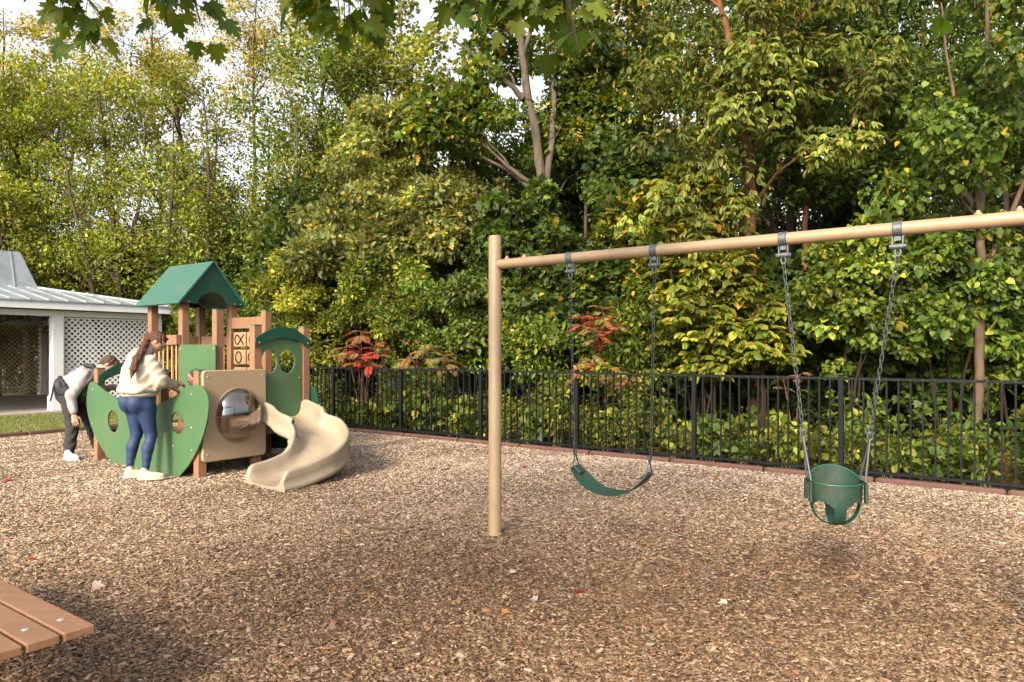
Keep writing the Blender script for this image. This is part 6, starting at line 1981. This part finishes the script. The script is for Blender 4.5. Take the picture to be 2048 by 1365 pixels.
# ---- overhanging maple: stem behind the camera, boughs reach over the picture's top edge
def overhang():
    rng = np.random.default_rng(601)
    base = np.array([-5.2, -4.2, 0.0])
    root = empty("overhanging_maple", tuple(base), "maple boughs with large dark green lobed leaves hanging close overhead across the top", "tree")
    mb = MB()
    def limb(pts, r0, r1, s=8):
        P = catmull(pts, 6, False); mb.tube(P, np.linspace(r0, r1, len(P)), s); return P
    limb([base - Z3 * .1, base + [.1, .1, 2.0], base + [.1, .3, 4.2], base + [0, .2, 6.5]], .22, .12, 12)
    hub = base + np.array([.1, .25, 3.6])
    b1 = limb([hub, (-3.6, -1.2, 4.0), (-2.5, 1.0, 3.85), (-2.15, 2.5, 3.62), (-2.0, 3.6, 3.40)], .07, .012)
    b2 = limb([hub, (-3.0, -1.0, 4.2), (-1.0, 1.2, 4.1), (-.75, 2.6, 3.75), (-.7, 3.6, 3.55)], .075, .012)
    b3 = limb([(-.9, 1.2, 4.1), (-.2, 2.2, 3.95), (.15, 3.0, 3.65), (.25, 3.6, 3.42)], .04, .01)
    b5 = limb([(-.9, 1.2, 4.1), (.8, 2.2, 4.3), (1.9, 3.0, 4.1), (2.35, 3.9, 3.68)], .045, .01)
    b4 = limb([(-2.4, 1.0, 3.85), (-1.7, 2.4, 3.8), (-1.45, 3.4, 3.52)], .03, .009)
    # sprays: (end point, droop length, leaves)
    C = []; Yv = []; Zv = []; S = []
    def spray(a, end, n, spread=.17, size=.108):
        n = int(n * 2.1)
        a = np.asarray(a, float); end = np.asarray(end, float)
        P = bez(a, (a + end) / 2 + np.array([0, .05, .10]), end, 10)
        mb.tube(P, np.linspace(.006, .0018, 10), 5)
        for i in range(n):
            t = .30 + .7 * (i + rng.uniform(0, 1)) / n
            p = P[min(9, int(t * 9))]
            a_ = rng.uniform(0, 6.28)
            q = p + np.array([math.cos(a_), math.sin(a_), rng.uniform(-.9, .2)]) * rng.uniform(.05, spread)
            mb.tube([p, (p + q) / 2 + np.array([0, 0, .012]), q], .0011, 4)
            y = unit((q - p) * [1, 1, .4] * 2.2 + np.array([0, 0, -.22]) + rng.normal(0, .06, 3))
            toward = np.array([0, -1.0, 0]) * .8 + np.array([0, 0, .75]) + rng.normal(0, .42, 3)
            z = unit(toward - y * (toward @ y))
            C.append(q); Yv.append(y); Zv.append(z); S.append(size * rng.uniform(.72, 1.15))
    def pt(x_, y_, Y):
        return fpt(x_, Y, y_ + 22)
    # left spray cluster
    for x_, y_, Y, n in ((130, 8, 3.5, 8), (175, 30, 3.5, 8), (205, 25, 3.5, 6), (195, 75, 3.45, 7), (200, 105, 3.4, 7), (150, -20, 3.4, 8), (225, -10, 3.5, 6)):
        spray(b1[-6] + rng.normal(0, .1, 3), pt(x_, y_, Y), n)
    for x_, y_, Y, n in ((335, 28, 3.4, 7), (375, 25, 3.5, 7), (400, 30, 3.4, 6), (410, 50, 3.35, 4), (350, -15, 3.5, 7), (330, 35, 3.5, 4), (395, -8, 3.4, 6)):
        spray(b4[-5] + rng.normal(0, .1, 3), pt(x_, y_, Y), n)
    for x_, y_, Y, n in ((590, 15, 3.6, 6), (620, 30, 3.5, 8), (650, 45, 3.5, 9), (690, 40, 3.5, 8), (700, 75, 3.4, 9), (725, 80, 3.5, 7), (740, 20, 3.6, 7), (790, 20, 3.5, 6), (640, -5, 3.4, 8), (700, 0, 3.5, 8), (610, -20, 3.5, 6)):
        spray(b2[-6] + rng.normal(0, .12, 3), pt(x_, y_, Y), n)
    for x_, y_, Y, n in ((860, 15, 3.4, 6), (875, 45, 3.3, 5), (930, 20, 3.4, 5), (905, -10, 3.5, 6), (985, 20, 3.5, 6), (1040, 5, 3.4, 7), (1010, 60, 3.3, 6), (1080, 20, 3.3, 8), (1120, 45, 3.2, 9), (1150, 60, 3.15, 8), (1130, 10, 3.3, 8), (1160, 95, 3.1, 4), (1090, -15, 3.3, 7), (970, -10, 3.4, 7)):
        spray(b3[-6] + rng.normal(0, .12, 3), pt(x_, y_, Y), n)
    for x_, y_, Y, n in ((1925, -12, 3.2, 6), (1950, -5, 3.2, 4), (1880, -40, 3.3, 5)):
        spray(b5[-5] + rng.normal(0, .08, 3), pt(x_, y_, Y), n)
    # boughs and crown above the frame
    mb.build("trunk", M_BARK, root, smooth=True)
    C = np.array(C); Yv = np.array(Yv); Zv = np.array(Zv); X = np.cross(Yv, Zv); S = np.array(S)
    n = len(C)
    cols = leafcols(rng, 'green', n) * 1.35  # leaf colour brightened in place of light shining through from behind
    T_, F_ = LEAF_NEAR
    S3 = np.stack([S, S, S * rng.uniform(.6, 2.2, n)], 1)
    templated("hanging_leaves", T_, F_, C, X, Yv, Zv, S3, cols, M_LEAFN, parent=root, offset=base)
    cl = np.concatenate([ell_clusters(rng, (-5, -4.2, 7.2), (2.8, 2.4, 1.8), 40)])
    crown_mesh(rng, cl, .5, 2200, LEAF_MAPLE, .13, 'green', parent=root, origin=base)


overhang()

# ---- single fallen leaves on the mulch
def fallen(label, x_, y_, col, size, yaw, seed, shape=LEAF_MAPLE):
    Y = 2134.5 / (y_ - 702); p = px(x_, Y); p[2] = float(ground_h(p[0], p[1])) + .016
    rng = np.random.default_rng(seed)
    y = unit(np.array([math.cos(yaw), math.sin(yaw), .12])); up = np.array([rng.normal(0, .25), -.3 + rng.normal(0, .2), 1.0]); z = unit(up - y * (up @ y)); x = np.cross(y, z)
    T_, F_ = shape
    o = templated("fallen_leaf", T_, F_, np.zeros((1, 3)), x[None], y[None], z[None], np.array([[size, size, size * 2.2]]), np.array([col]), M_LEAF)
    o.location = Vector(p)
    tag(o, label, "leaf", "fallen leaves on the mulch")


fallen("red fallen leaf on the mulch farthest from the swings, left of the boat", 10, 966, (.30, .03, .03), .09, .3, 1)
fallen("small orange-red fallen leaf on mulch beyond the bench planks", 58, 1134, (.32, .06, .03), .055, 1.0, 2)
fallen("pale pinkish curled leaf on mulch beside the bench", 184, 1190, (.34, .26, .22), .08, .2, 3)
fallen("pale round dry leaf on the mulch in front of the tan swing post", 1020, 1146, (.42, .35, .26), .055, .5, 4, LEAF_HEART)
fallen("dark red fallen leaf on the worn dip before the belt swing", 1163, 1174, (.16, .02, .02), .055, 2.0, 5)
fallen("greenish fallen leaf beside the dark red one", 1120, 1172, (.15, .155, .07), .055, .4, 6)
fallen("orange fallen leaf nearest the camera below the tan swing post", 1004, 1241, (.34, .16, .05), .055, .2, 7)
fallen("pale lilac dry leaf in front of the worn dip", 1075, 1211, (.24, .21, .20), .05, 2.8, 8)
fallen("whitish torn leaf on mulch far left of the bucket swing", 1455, 1208, (.42, .38, .32), .06, 3.0, 9)
fallen("pale leaf at the near edge of the mulch between bench and bucket swing", 1300, 1318, (.42, .37, .31), .045, 1.2, 10)
fallen("small dark red leaf on dry mulch right of the tan swing post", 1046, 943, (.20, .03, .02), .075, .2, 11)
fallen("orange leaf under the fence beside the bucket swing", 1575, 948, (.32, .13, .04), .08, .2, 12)
fallen("rust orange leaf on mulch behind the belt swing seat", 1430, 968, (.30, .13, .06), .08, .6, 13)
